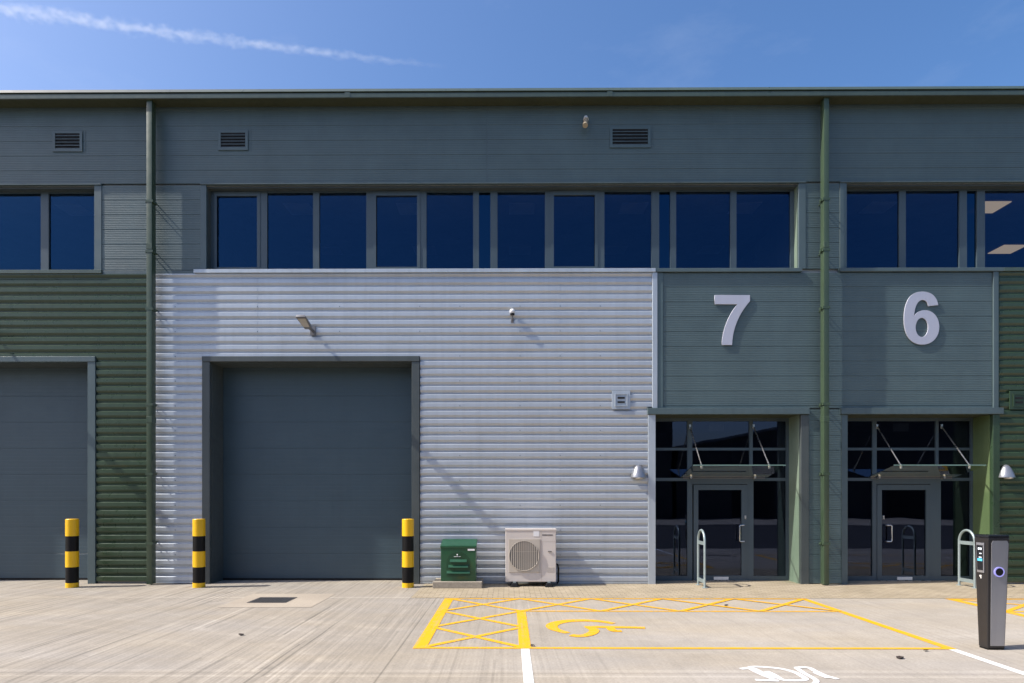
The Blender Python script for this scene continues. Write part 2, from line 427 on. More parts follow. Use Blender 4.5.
# structural wall behind the cladding (with the openings left free)
m = MB(); yb0, yb1 = .05, .26
def wl(x0, x1, z0, z1): m.box(x0, x1, yb0, yb1, z0, z1)
wl(XL, XR, zHd + .002, zE + .1)
wl(XL, w8[0], zSl, zHd); wl(w8[1], w7[0], zSl, zHd); wl(w7[1], w6[0], zSl, zHd); wl(w6[1], XR, zSl, zHd)
wl(XL, e7[0] - .002, zRo, zSl - .002); wl(e7[0], XR, zEo, zSl - .002)
wl(XL, d8[0], 0, zRo - .002); wl(d8[1], d7[0], 0, zRo - .002); wl(d7[1], e7[0] - .004, 0, zRo - .002)
wl(e7[1], e6[0], 0, zEo - .002); wl(e6[1], XR, 0, zEo - .002)
m.box(XL, XL + .2, .262, 30, 0, zE); m.box(XR - .2, XR, .262, 30, 0, zE); m.box(XL + .2, XR - .2, 29.8, 30, 0, zE)
m.build('wall', M['interior'], B)
# roof: shallow pitch rising away from the eaves
m = MB()
m.hexa([(XL - .1, -.05, zE + .12), (XR + .1, -.05, zE + .12), (XR + .1, 15, zE + 1.35), (XL - .1, 15, zE + 1.35), (XL - .1, -.05, zE + .22), (XR + .1, -.05, zE + .22), (XR + .1, 15, zE + 1.45), (XL - .1, 15, zE + 1.45)])
m.hexa([(XL - .1, 15.002, zE + 1.35), (XR + .1, 15.002, zE + 1.35), (XR + .1, 30.1, zE + .05), (XL - .1, 30.1, zE + .05), (XL - .1, 15.002, zE + 1.45), (XR + .1, 15.002, zE + 1.45), (XR + .1, 30.1, zE + .15), (XL - .1, 30.1, zE + .15)])
m.build('roof', M['far_roof'], B)
# gutter: front face, raked upper lip, underside
g = .32
m = MB()
prof = [(-g, zE), (-g, zE + .085), (-g + .03, zE + .105), (-g + .030, zE + .110), (-g - .010, zE + .120), (-g + .045, zE + .205), (-g + .08, zE + .212), (-g + .07, zE + .19), (-.02, zE + .112), (.046, zE + .112), (.046, zE + .001)]
a = [m.bm.verts.new((XL - .1, *p)) for p in prof]; b = [m.bm.verts.new((XR + .1, *p)) for p in prof]
for i in range(len(prof)): m.bm.faces.new((a[i], b[i], b[(i + 1) % len(prof)], a[(i + 1) % len(prof)]))
m.bm.faces.new(a); m.bm.faces.new(b[::-1])
gut = m.build('gutter', M['green_gutter'], B)
MB().box(XL - .1, XR + .1, -g + .004, .045, zE - .012, zE - .001).build('soffit', M['soffit'], B)
for px in (-60, 345, 607, 1120): MB().box(wx(px, -.3), wx(px, -.3) + .11, -g - .006, -g + .03, zE - .003, zE + .104).build('joint_strap', M['green_gutter'], gut)

# flat micro ribbed cladding, upper band and window piers
m = MB()
for x0, x1 in ((XL, wx(487) - .012), (wx(487) + .012, XR)):
    sheet(m, x0, x1, zHd + .075, zE - .06, MICRO, MP)
for x0, x1 in ((w8[1] + .16, w7[0] - .13), (w7[1] + .155, w6[0] - .15), (w6[1] + .15, XR)):
    sheet(m, x0, x1, zSl + .075, zHd + .035, MICRO, MP)
m.build('upper_cladding', M['grey_panel'], B)
m = MB()
m.box(wx(487) - .012, wx(487) + .012, -.003, .05, zHd + .075, zE - .06)
m.box(XL, XR, -.020, .05, zE - .06, zE - .013)
m.build('joint_trim', M['grey_trim'], B)
# entrance cladding
m = MB()
xg0, xg1 = wx(662.8), wx(991.8)
sheet(m, xg0, xg1, zEf + .002, zSl - .015, MICRO, MP, y=-.02)
sheet(m, e7[1] + .17, e6[0] - .13, .02, zEf - .02, MICRO, MP, y=-.02)
m.build('entrance_cladding', M['grey_panel'], B)
# corrugated cladding
def corr(rects, mat, nm):
    mm = MB()
    for i, r in enumerate(rects): sheet(mm, *r, CORR, CP, y=.006 - .0022 * (i % 2))
    return mm.build(nm, mat, B)
xs1 = wx(651.8)
corr([(wx(151.5), wx(202.6), .05, zRt), (wx(151.5), wx(258), zRt + .001, zSl - .01), (wx(258) + .001, wx(424), zRt + .001, zSl - .01), (wx(424) + .001, wx(560), zRt + .001, zSl - .01), (wx(560) + .001, xs1, zRt + .001, zSl - .01), (wx(420.4), wx(560), zEf + .03, zRt), (wx(560) + .001, xs1, zEf + .03, zRt), (wx(420.4), wx(560), .05, zEf + .029), (wx(560) + .001, wx(647.6), .05, zEf + .029)], M['silver'], 'silver_corrugated_cladding')
corr([(XL, wx(149.5), zRt + .001, zSl - .01), (wx(97.2), wx(149.5), .05, zRt), (XL, d8[0] - .2, .05, zRt)], M['green'], 'green_corrugated_cladding')
corr([(wx(998.5), XR, .05, zSl - .01)], M['green'], 'green_corrugated_cladding')
MB().box(wx(151.5), wx(202.6), -.03, .05, .012, .048).build('base_flashing', M['silver_trim'], B)
MB().box(wx(420.4), wx(647.6), -.03, .05, .012, .048).build('base_flashing', M['silver_trim'], B)

# trims round the roller doors
for (x0, x1), nm in ((d8, 'roller_door'), (d7, 'roller_door')):
    top = zRo
    mm = MB(); s_ = []
    y = RD
    pts = []
    z = .05
    # sectional panel door: shallow seams
    DP = .584
    PR = [(.004, 0), (.004, .005), (0, .009)] + [q for i in range(7) for q in ((0, .012 + i * .081), (0, .012 + i * .081 + .070), (.0015, .012 + i * .081 + .074), (.0015, .012 + i * .081 + .078))] + [(0, .580), (.004, DP)]
    sheet(mm, x0 + .01, x1 - .01, .045, top + .1, PR, DP, y=RD)
    dr = mm.build(nm, M['door_grey'], B)
    MB().box(x0 + .01, x1 - .01, RD - .012, RD + .04, .004, .044).build('bottom_seal', M['black'], dr)
    f = MB(); tw = .165 if x0 > -9 else .165
    f.box(x0 - tw, x1 + tw, -.055, .045, zRo, zRt)                       # head trim
    f.box(x0 - tw, x0, -.045, .045, .0, zRo - .002); f.box(x1, x1 + tw, -.045, .045, .0, zRo - .002)
    f.bevel(.006, 1)
    f.build('door_trim', M['grey_trim'] if x0 < -9 else M['dark_trim'], dr)
    f = MB()
    f.box(x0 - .04, x0 + .006, .047, RD - .001, 0, top + .12); f.box(x1 - .006, x1 + .04, .047, RD - .001, 0, top + .12); f.box(x0 + .007, x1 - .007, .047, RD - .001, top - .006, top + .12)
    f.box(x0 - .04, x1 + .04, RD + .051, RD + .1, 0, top + .12)
    f.build('door_reveal', M['dark_trim'], dr)

# sill and header flashings
def flash(name, x0, x1, z0, z1, mat, out=.05):
    return MB().box(x0, x1, -out, .045, z0, z1).bevel(.005, 1).build(name, mat, B)
flash('window_sill', wx(195), wx(655), zSl - .006, zSl + .072, M['silver_trim'], .075)
flash('window_sill', wx(655) + .002, wx(801), zSl - .004, zSl + .072, M['grey_trim'], .07)
flash('window_sill', wx(838.5), wx(1001.5), zSl - .004, zSl + .072, M['grey_trim'], .07)
flash('window_sill', wx(1001.5) + .002, XR, zSl - .004, zSl + .072, M['green_gutter'], .07)
flash('window_sill', XL, wx(103), zSl - .004, zSl + .072, M['green_gutter'], .06)
flash('ledge_flashing', wx(103) + .002, wx(195) - .002, zSl - .03, zSl + .06, M['grey_trim'], .03)
flash('entrance_header', wx(647), wx(808), zEo, zEf, M['grey_trim'], .085)
flash('entrance_header', wx(839.5), wx(1001), zEo, zEf, M['grey_trim'], .085)
# window head drip flashings
for x0, x1 in ((w8[0], w8[1] + .16), (w7[0] - .13, w7[1] + .155), (w6[0] - .15, w6[1] + .15)):
    flash('window_head', x0, x1, zHd + .038, zHd + .073, M['grey_trim'], .035)
# vertical trims
def vtrim(x0, x1, z0, z1, mat, out=.04): return MB().box(x0, x1, -out, .045, z0, z1).bevel(.005, 1).build('corner_trim', mat, B)
zt0, zt1 = zSl + .074, zHd + .036
vtrim(w8[1], w8[1] + .158, zt0, zt1, M['grey_trim'], .012); vtrim(w7[0] - .128, w7[0], zt0, zt1, M['grey_trim'], .012)
vtrim(w7[1], w7[1] + .153, zt0, zt1, M['grey_trim'], .012); vtrim(w6[0] - .148, w6[0], zt0, zt1, M['grey_trim'], .012)
vtrim(w6[1], w6[1] + .148, zt0, zt1, M['grey_trim'], .012)
vtrim(xs1 + .002, wx(657), zEf + .002, zSl - .008, M['silver_trim'], .05)
vtrim(wx(657) + .002, xg0 - .002, zEf + .002, zSl - .008, M['grey_panel'], .035)
vtrim(wx(647.6) + .002, e7[0], .0, zEo - .003, M['silver_trim'], .045)
vtrim(e7[1], e7[1] + .168, 0, zEo - .003, M['dark_trim'], .04)
vtrim(e6[0] - .128, e6[0], 0, zEo - .003, M['grey_trim'], .04)
vtrim(xg1 + .002, wx(997), zEf + .002, zSl - .008, M['grey_trim'], .05)
vtrim(wx(997) + .002, wx(998.5) - .002, zEf + .002, zSl - .008, M['green'], .03)
vtrim(e6[1], wx(998.5) - .002, 0, zEo - .003, M['green'], .045)

# upper window strips
def window_strip(op, panes, spandrels, casements):
    x0, x1 = op; z0, z1 = zSl + .074, zHd
    yf0, yf1 = RW - .03, RW + .04
    fr = MB(); gz0, gz1 = z0 + .05, z1 - .035
    allp = sorted([(wx(a, RW), wx(b, RW)) for a, b in panes + spandrels])
    allp = [(max(a, x0 + .02), min(b, x1 - .03)) for a, b in allp]
    fr.box(x0, x1, yf0, yf1, z0 + .004, gz0); fr.box(x0, x1, yf0, yf1, gz1, z1 - .004)
    ed = x0
    for a, b in allp:
        if a - ed > .002: fr.box(ed, a, yf0, yf1, gz0 + .0005, gz1 - .0005)
        ed = b
    if x1 - ed > .002: fr.box(ed, x1, yf0, yf1, gz0 + .0005, gz1 - .0005)
    root = fr.build('strip_window', M['frame'], B)
    for i, (a, b) in enumerate(sorted(panes)):
        a, b = max(wx(a, RW), x0 + .02), min(wx(b, RW), x1 - .03)
        ta, tb = random.uniform(-.0022, .0022), random.uniform(-.003, .003)
        q0 = RW + .006
        MB().hexa([(a, q0 - ta - tb, gz0), (b, q0 + ta - tb, gz0), (b, q0 + ta - tb + .01, gz0), (a, q0 - ta - tb + .01, gz0), (a, q0 - ta + tb, gz1), (b, q0 + ta + tb, gz1), (b, q0 + ta + tb + .01, gz1), (a, q0 - ta + tb + .01, gz1)]).build('pane', M['glass'], root)
        if i in casements:
            c = MB(); t = .075; y0_, y1_ = yf0 - .012, yf0 - .001
            c.box(a - .05, a + t * .2, y0_, y1_, gz0 - .02, gz1 + .02); c.box(b - t * .2, b + .05, y0_, y1_, gz0 - .02, gz1 + .02)
            c.box(a + t * .2 + .001, b - t * .2 - .001, y0_, RW, gz0 - .02, gz0 + t); c.box(a + t * .2 + .001, b - t * .2 - .001, y0_, RW, gz1 - t, gz1 + .02)
            c.build('casement_frame', M['frame'], root)
    for a, b in spandrels:
        MB().box(wx(a, RW), wx(b, RW), RW + .010, RW + .022, gz0, gz1).build('spandrel_panel', M['glass_dark'], root)
    rv = MB()
    e = .006
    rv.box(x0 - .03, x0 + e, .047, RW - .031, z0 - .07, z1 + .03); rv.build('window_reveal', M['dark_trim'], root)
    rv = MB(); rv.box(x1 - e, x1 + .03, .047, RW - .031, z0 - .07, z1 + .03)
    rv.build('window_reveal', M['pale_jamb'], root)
    rv = MB(); rv.box(x0 + e + .001, x1 - e - .001, .047, RW - .031, z1 - e, z1 + .03); rv.build('window_reveal', M['dark_trim'], root)
    rv = MB(); rv.box(x0 + e + .001, x1 - e - .001, .047, RW - .031, z0 - .07, z0 + e)
    rv.build('window_reveal', M['dark_trim'], root)
window_strip(w8, [(-112, -68), (-62, -12), (-5, 41.7), (49.5, 110)], [], ())
window_strip(w7, [(216.9, 258.4), (267.6, 313.4), (319.6, 366.6), (375.8, 418), (426.6, 473.2), (497.5, 544.9), (553, 595.3), (604.2, 651.2), (675.8, 730), (736, 789.8)], [(479, 490.4), (658.9, 670)], (0, 3, 6))
window_strip(w6, [(836, 898.3), (905, 958.5), (984, 1040), (1047, 1095), (1102, 1150)], [(966, 976)], ())

# interiors behind the glass
m = MB()
m.box(XL + .21, XR - .21, .48, 10, 6.35, 6.55)              # upper floor slab
m.box(XL + .21, XR - .21, 10.002, 10.1, 0, 9.6)
for xx in (wx(150), wx(824.5)): m.box(xx - .1, xx + .1, .45, 10, 6.551, 8.6)
for ex in (e7, e6):
    m.box(ex[0] - .3, ex[0] - .2, RE + .08, 5, 0.004, 3.7); m.box(ex[1] + .2, ex[1] + .3, RE + .08, 5, .004, 3.7); m.box(ex[0] - .2, ex[1] + .2, 4.9, 5, .004, 3.7)
m.build('interior_wall', M['interior'], B)
m = MB(); m.box(XL + .21, XR - .21, .45, 10, 8.602, 8.66)
for ex in (e7, e6): m.box(ex[0] - .3, ex[1] + .3, RE + .08, 5, 3.702, 3.75)
m.build('interior_ceiling', M['interior'], B)
m = MB()
for ex in (e7, e6): m.box(ex[0] - .2, ex[1] + .2, RE + .07, 4.9, -.05, .003)
m.build('interior_floor', M['interior_floor'], B)
for (xa, ya) in ((10.86, 1.15), (13.25, 3.75)):
    MB().box(xa, xa + .62, ya, ya + .6, 8.585, 8.601).build('ceiling_light', M['ceiling_light'], B)
for xa in (-10.5, -5.2, -2.6, 0, 2.6, 5.2, 8.3):
    for ya in (1.15, 3.75): MB().box(xa, xa + .6, ya, ya + .6, 8.588, 8.601).build('ceiling_panel', M['white_metal'], B)

# ---------------- entrances
def entrance(op, side, mull, door, leafglass, rightmull, pane_r, jamb_l, jamb_r, handle_px, letter, canopy_x, rods):
    x0, x1 = op; d = RE
    X = lambda p: wx(p, d)
    Z = lambda q: wz(q, d)
    f = MB(); y0, y1 = d - .03, d + .05
    xl = min(x0, X(mull[0]) - .2); 
    zt = zEo
    gt = Z(421.5)
    t1a, t1b = Z(450.6), Z(448); t2a, t2b = Z(481.0), Z(478)
    xr1 = X(pane_r[1]); 
    ml, mr = (X(mull[0]), X(mull[1])), (X(rightmull[0]), X(rightmull[1]))
    tm = (X(rightmull[2]), X(rightmull[3]))
    f.box(x0, x1, y0, y1, gt, zt - .004); f.box(x0, x1, y0, y1, t1a, t1b); f.box(x0, x1, y0, y1, t2a, t2b)
    f.box(x0, x0 + .05, y0 + .001, y1 - .001, 0.006, t2a); f.box(x0, x0 + .05, y0 + .001, y1 - .001, t1b, gt); f.box(x0, x0 + .05, y0 + .001, y1 - .001, t2b, t1a)
    for za, zb in ((.006, t2a), (t2b, t1a), (t1b, gt)):
        f.box(xr1, x1, y0 + .001, y1 - .001, za, zb); f.box(ml[0], ml[1], y0 + .001, y1 - .001, za, zb)
        mm_ = mr if za < 1 else tm
        f.box(mm_[0], mm_[1], y0 + .001, y1 - .001, za, zb)
    zb0 = Z(575.7)
    f.box(x0 + .05, ml[0], y0 + .002, y1 - .002, .006, zb0); f.box(mr[1], xr1, y0 + .002, y1 - .002, .006, zb0)
    f.box(ml[1], mr[0], y0 + .002, y1 - .002, Z(484.2), t2a)
    root = f.build('entrance_screen', M['frame'], B)
    def pane(a, b, za, zb): MB().box(a, b, d + .004, d + .016, za, zb).build('pane', M['entry_glass'], root)
    for za, zb in ((t1b, gt), (t2b, t1a)):
        pane(x0 + .05, ml[0], za, zb); pane(ml[1], tm[0], za, zb); pane(tm[1], xr1, za, zb)
    pane(x0 + .05, ml[0], zb0, t2a); pane(mr[1], xr1, zb0, t2a)
    # door leaf
    l = MB(); da, db = X(door[0]), X(door[1]); ga, gb = X(leafglass[0]), X(leafglass[1]); zt_ = Z(484.8); zg = Z(490)
    ly0, ly1 = y0 - .012, y1 - .012
    l.box(da, ga, ly0, ly1, .014, zt_); l.box(gb, db, ly0, ly1, .014, zt_)
    l.box(ga, gb, ly0 + .001, ly1, zg, zt_); l.box(ga, gb, ly0 + .001, ly1, .014, zb0 + .01)
    leaf = l.build('entrance_door', M['frame'], B)
    MB().box(ga, gb, d - .008, d + .006, zb0 + .01, zg).build('pane', M['entry_glass'], leaf)
    hx = X(handle_px); s = side
    hz0, hz1 = Z(541), Z(525)
    h = MB(); h.tube([(hx, ly0, hz1), (hx + 0 * s, ly0 - .06, hz1), (hx - .085 * s, ly0 - .07, hz1), (hx - .10 * s, ly0 - .07, hz1 - .015), (hx - .10 * s, ly0 - .07, hz0 + .015), (hx - .085 * s, ly0 - .07, hz0), (hx, ly0 - .06, hz0), (hx, ly0, hz0)], .014, 8)
    h.build('handle', M['steel'], leaf, True)
    kx = X(handle_px) + .045 * s
    MB().box(kx - .018, kx + .018, ly0 - .012, ly0, Z(519), Z(515.4)).bevel(.003).build('lock', M['steel'], leaf)
    MB().box(X(letter[0]), X(letter[1]), ly0 - .012, ly0 + .002, Z(579.4), Z(576.4)).bevel(.003).build('letter_plate', M['letter_white'], leaf)
    MB().box(da, db, ly0 - .03, ly1, .0, .012).build('threshold', M['steel'], root)
    # small notice hung inside the top light
    nx = X((mull[1] + rightmull[2]) / 2 - 4); MB().box(nx - .17, nx + .17, d + .018, d + .021, Z(431.5), Z(423.5)).build('notice', M['white_metal'], root)
    # reveals
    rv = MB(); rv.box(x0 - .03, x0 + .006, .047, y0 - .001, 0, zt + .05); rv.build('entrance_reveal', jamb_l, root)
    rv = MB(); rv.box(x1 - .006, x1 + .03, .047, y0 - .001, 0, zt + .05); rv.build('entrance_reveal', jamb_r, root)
    rv = MB(); rv.box(x0 + .007, x1 - .007, .047, y0 - .001, zt - .006, zt + .05); rv.build('entrance_reveal', M['soffit'], root)
    # glass canopy with two steel tie rods
    cx0, cx1 = canopy_x; yb_, yf_ = d - .02, -.42
    zb_, zf_ = 2.27, 2.485
    c = MB(); th = .018
    c.hexa([(cx0, yf_, zf_), (cx1, yf_, zf_), (cx1, yb_, zb_), (cx0, yb_, zb_), (cx0, yf_, zf_ + th), (cx1, yf_, zf_ + th), (cx1, yb_, zb_ + th), (cx0, yb_, zb_ + th)])
    can = c.build('entrance_canopy', M['canopy_glass'], B)
    e = MB(); e.box(cx0 + .05, cx1 - .05, yb_ - .025, yb_ - .008, zb_ - .022, zb_ - .001)
    e.build('rear_channel', M['lamp_dark'], can)
    MB().box(cx0, cx1, yf_ - .006, yf_ - .001, zf_ - .002, zf_ + th + .002).build('glass_edge', M['glass_edge'], can)
    for ra in rods:
        t = MB(); rx = ra
        t.tube([(rx, d - .03, 3.395), (rx, d - .05, 3.38), (rx, -.30, 2.53), (rx, -.34, 2.50)], .0125, 8)
        t.tube([(rx, -.335, 2.515), (rx, -.335, 2.43)], .022, 10)
        t.lathe([(.028, 0), (.028, .012)], (rx, -.335, zf_ - .028), 12)
        t.box(rx - .02, rx + .02, d - .05, d - .031, 3.34, 3.44)
        t.build('tie_rod', M['steel'], can, True)
        t = MB(); t.tube([(rx, d - .035, zb_ - .02), (rx, d - .13, zb_ + .005)], .02, 8); t.box(rx - .02, rx + .02, d - .14, d - .10, zb_ - .02, zb_ + .04); t.build('clamp', M['steel'], can)
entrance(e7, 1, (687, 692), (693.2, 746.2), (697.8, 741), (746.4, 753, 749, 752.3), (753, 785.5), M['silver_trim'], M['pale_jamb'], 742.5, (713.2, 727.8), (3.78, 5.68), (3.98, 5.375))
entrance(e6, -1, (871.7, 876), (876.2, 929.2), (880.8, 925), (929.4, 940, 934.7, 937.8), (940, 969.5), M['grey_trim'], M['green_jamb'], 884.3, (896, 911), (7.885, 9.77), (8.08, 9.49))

# downpipes, rectangular, on stand off brackets
for pa, pb in ((146.4, 151.8), (824.0, 829.2)):
    yb, yf = -.115, -.275
    xa, xb = wx(pa, yf), wx(pb, yf)
    m = MB().box(xa, xb, yf, yb, 0.02, zE - .014).bevel(.005, 2)
    dp = m.build('downpipe', M['green_pipe'], B, True)
    for z in (8.0, 6.95, 5.75, 3.75, 2.3, .85):
        k = MB(); k.box(xa - .02, xb + .02, yf - .006, yf + .05, z, z + .05); k.box(xa - .02, xa - .002, yf + .05, yb, z, z + .05); k.box(xb + .002, xb + .02, yf + .05, yb, z, z + .05)
        k.box(xa - .05, xa - .02, yf + .05, yf + .09, z + .005, z + .045)
        k.tube([(xa + .02, yb, z + .0), (xa + .02, -.0, z + .0)], .012, 6); k.tube([(xb - .02, yb, z + .05), (xb - .02, -.0, z + .05)], .012, 6)
        k.build('bracket', M['green_pipe'], dp)
    for z in (7.02, 3.4): MB().box(xa - .005, xb + .005, yf - .005, yb + .005, z, z + .12).bevel(.004, 1).build('collar', M['green_pipe'], dp)

# fixing screws along the silver cladding, a real mark of the sheets
screw = None
for i in range(0, 36):
    z = (i + .35) * CP + .02
    if z > zSl - .1 or z < .1 or i % 3: continue
    for px in (176, 258, 340, 420, 460, 520, 560, 600):
        x = wx(px)
        if d7[0] - .25 < x < d7[1] + .25 and z < zRt + .05: continue
        if screw is None: screw = MB().box(-.008, .008, -.0355, -.0295, 0, .016).build('fixing_screw', M['grey_trim'])
        k = screw if screw.parent is None else screw.copy()
        if k is not screw: COL.objects.link(k)
        k.parent = B; k.location = (x, 0, z)

# ------------------------------------------------------------------ louvred vents
def louvre(px0, px1, py0, py1, label):
    x0, x1, z0, z1 = wx(px0), wx(px1), wz(py1), wz(py0)
    t = thing('louvre_vent', label, 'vent', ((x0 + x1) / 2, 0, z0), 'louvred vents in the upper cladding')
    f = MB(); w = .055
    f.box(x0 - w, x1 + w, -.010, -.002, z1, z1 + w); f.box(x0 - w, x1 + w, -.022, -.002, z0 - w, z0)
    f.box(x0 - w, x0, -.022, -.002, z0 + .0005, z1 - .0005); f.box(x1, x1 + w, -.022, -.002, z0 + .0005, z1 - .0005)
    f.box(x1 + w + .05, x1 + w + .062, -.006, -.002, z0 - w, z1 + w)
    f.build('frame', M['grey_panel'], t)
    MB().box(x0, x1, -.003, .002, z0, z1).build('back_panel', M['void'], t)
    n = 5; h = (z1 - z0) / n
    for i in range(n):
        zc = z0 + i * h
        MB().hexa([(x0, -.020, zc), (x1, -.020, zc), (x1, -.006, zc + h * .22), (x0, -.006, zc + h * .22), (x0, -.020, zc + .010), (x1, -.020, zc + .010), (x1, -.006, zc + h * .22 + .010), (x0, -.006, zc + h * .22 + .010)]).build('slat', M['grey_trim'], t)
louvre(55.6, 80.2, 131.8, 147.8, 'small louvred vent in the grey cladding left of the left downpipe')
louvre(221, 245.6, 131.8, 147, 'small louvred vent in the grey cladding just right of the left downpipe')
louvre(612.4, 647.8, 129.6, 145.8, 'wide louvred vent in the grey cladding beside the small upper wall lamp')
def square_vent(px, py, mat, label):
    x, z = wx(px), wz(py); h = .195
    t = thing('wall_outlet', label, 'outlet box', (x, 0, z - h), 'square outlet plates on the corrugated cladding')
    MB().box(x - h, x + h, -.045, -.022, z - h, z + h).bevel(.006, 2).build('plate', mat, t)
    f = MB(); q = .135
    for a, b, c, d in ((-q, q, q - .02, q), (-q, q, -q, -q + .02), (-q, -q + .02, -q + .0205, q - .0205), (q - .02, q, -q + .0205, q - .0205)): f.box(x + a, x + b, -.062, -.0455, z + c, z + d)
    f.build('inner_frame', mat, t)
    for s in (-.045, .045): MB().box(x - .075, x + .075, -.056, -.0455, z + s - .018, z + s + .018).build('slot', M['void'], t)
square_vent(620.8, 400.4, M['silver_trim'], 'silver square outlet plate with two dark slots on silver cladding')
square_vent(1017.5, 401, M['green'], 'green square outlet plate with two dark slots on green cladding')

# ------------------------------------------------------------------ lamps and cameras on the wall
def floodlight(px, py, label):
    x, z = wx(px), wz(py)
    t = thing('floodlight', label, 'floodlight', (x, -.022, z), 'floodlights on arms over the roller doors')
    MB().box(x - .06, x + .06, -.05, -.022, z - .09, z + .09).bevel(.006).build('wall_plate', M['lamp_dark'], t)
    MB().tube([(x, -.05, z), (x - .01, -.20, z + .005), (x - .012, -.30, z + .02)], .032, 10).build('arm', M['lamp_dark'], t, True)
    a, b = (-.27, .0), (-.82, .09)       # y, dz of rear and front of the head
    h = MB(); xx = x - .02; w0, w1 = .08, .105
    h.hexa([(xx - w1, b[0], z + b[1] - .01), (xx + w1, b[0], z + b[1] - .01), (xx + w0, a[0], z + a[1] - .03), (xx - w0, a[0], z + a[1] - .03),
            (xx - w1 * .8, b[0] + .02, z + b[1] + .04), (xx + w1 * .8, b[0] + .02, z + b[1] + .04), (xx + w0 * .8, a[0] - .02, z + a[1] + .06), (xx - w0 * .8, a[0] - .02, z + a[1] + .06)])
    h.bevel(.012, 2); h.build('head', M['lamp_dark'], t, True)
    l = MB(); l.hexa([(xx - .08, -.75, z + .056), (xx + .08, -.75, z + .056), (xx + .06, -.42, z - .018), (xx - .06, -.42, z - .018), (xx - .08, -.75, z + .076), (xx + .08, -.75, z + .076), (xx + .06, -.42, z + .002), (xx - .06, -.42, z + .002)])
    l.build('lens', M['lamp_lens'], t)
floodlight(313.5, 331, 'grey floodlight on a short arm above the middle roller door')
floodlight(-7, 331, 'grey floodlight on a short arm above the far left roller door')

x, z = wx(512.3, -.1), wz(312.5, -.1)
t = thing('security_camera', 'small white camera on a bracket low on the silver cladding, left of the square outlet', 'camera', (x, -.022, z - .17))
MB().box(x - .03, x + .03, -.04, -.022, z - .20, z - .10).bevel(.004).build('wall_plate', M['lamp_dark'], t)
MB().tube([(x, -.04, z - .15), (x, -.09, z - .145), (x, -.10, z - .12), (x, -.10, z - .03)], .013, 8).build('bracket', M['lamp_dark'], t, True)
m = MB(); bmesh.ops.create_uvsphere(m.bm, u_segments=18, v_segments=10, radius=.058, matrix=Matrix.Translation((x, -.105, z + .02)))
m.build('housing', M['white_metal'], t, True)
m = MB(); m.lathe([(.046, -.01), (.048, .02)], (x, -.108, z - .045), 16); m.build('lens', M['black'], t, True)

x, z = wx(585.5, -.1), wz(119, -.1)
t = thing('security_camera', 'small tan and white camera hanging on the dark upper cladding beside the wide louvred vent', 'camera', (x, -.002, z))
MB().box(x - .035, x + .035, -.02, -.002, z - .05, z + .06).bevel(.004).build('wall_plate', M['frame'], t)
MB().tube([(x, -.02, z), (x, -.10, z - .01)], .018, 8).build('bracket', M['white_metal'], t, True)
MB().tube([(x + .01, -.06, z + .03), (x + .008, -.11, z - .05), (x - .02, -.22, z - .21)], [.038, .052, .055], 14).build('housing', M['tan'], t, True)
MB().tube([(x + .012, -.055, z + .055), (x + .009, -.10, z - .02)], [.042, .057], 14).build('hood', M['white_metal'], t, True)

def dome_lamp(px, py, label):
    x, z = wx(px, -.1), wz(py, -.1)
    t = thing('wall_lamp', label, 'wall lamp', (x, -.022, z), 'dome wall lamps beside the entrances')
    m = MB(); n, rings = 20, 9
    prof = [(.168, 0), (.166, .02), (.150, .075), (.125, .135), (.098, .19), (.070, .235), (.035, .265), (.002, .275)]
    rg = []
    for r, h in prof:
        rg.append([m.bm.verts.new((x + r * math.cos(math.pi * k / n), -.024 - r * .95 * math.sin(math.pi * k / n), z + h)) for k in range(n + 1)])
    for a, b in zip(rg, rg[1:]):
        for k in range(n): m.bm.faces.new((a[k], a[k + 1], b[k + 1], b[k]))
    back = [r[0] for r in rg] + [r[-1] for r in rg[::-1]]
    m.bm.faces.new(back); m.bm.faces.new(rg[0][::-1])
    m.build('shade', M['lamp_silver'], t, True)
    m = MB(); m.lathe([(.06, -.035), (.085, -.02), (.085, -.001)], (x, -.10, z), 18); m.build('lens', M['lamp_lens'], t, True)
    MB().box(x - .09, x + .09, -.0235, .0, z + .02, z + .20).build('wall_plate', M['lamp_dark'], t)
dome_lamp(639, 477.5, 'silver dome wall lamp on the silver cladding beside unit 7 entrance')
dome_lamp(1008.5, 477.5, 'silver dome wall lamp on the green cladding beside unit 6 entrance')

# ------------------------------------------------------------------ unit numbers
def bez(p0, c0, c1, p1, n=12):
    return [((1 - t) ** 3 * p0[0] + 3 * (1 - t) ** 2 * t * c0[0] + 3 * (1 - t) * t * t * c1[0] + t ** 3 * p1[0], (1 - t) ** 3 * p0[1] + 3 * (1 - t) ** 2 * t * c0[1] + 3 * (1 - t) * t * t * c1[1] + t ** 3 * p1[1]) for t in [k / n for k in range(n)]]
def conv(lp): 
    out = []
    for a, b in lp:
        out.append((wx(690 + a / 3.938, -.04), wz(280 + b / 3.938, -.04)))
    return out
seven = [(97, 62), (235, 62), (235, 86)] + bez((235, 86), (205, 118), (166, 180), (165, 257)) + [(165, 257), (125, 257)] + bez((125, 257), (127, 200), (150, 140), (187, 97)) + [(187, 97), (97, 97)]
six = bez((976, 102), (970, 65), (945, 50), (913, 50)) + bez((913, 50), (862, 50), (842, 95), (842, 156)) + bez((842, 156), (842, 222), (868, 257), (914, 257)) + bez((914, 257), (953, 257), (980, 228), (980, 188)) + bez((980, 188), (980, 148), (955, 123), (924, 123)) + bez((924, 123), (903, 123), (888, 134), (881, 148)) + bez((881, 148), (882, 108), (896, 82), (915, 82)) + bez((915, 82), (928, 82), (935, 92), (938, 106)) + [(938, 106)]
hole = [(912 + 25 * math.cos(k * math.pi / 16), 190 + 38 * math.sin(k * math.pi / 16)) for k in range(32)]
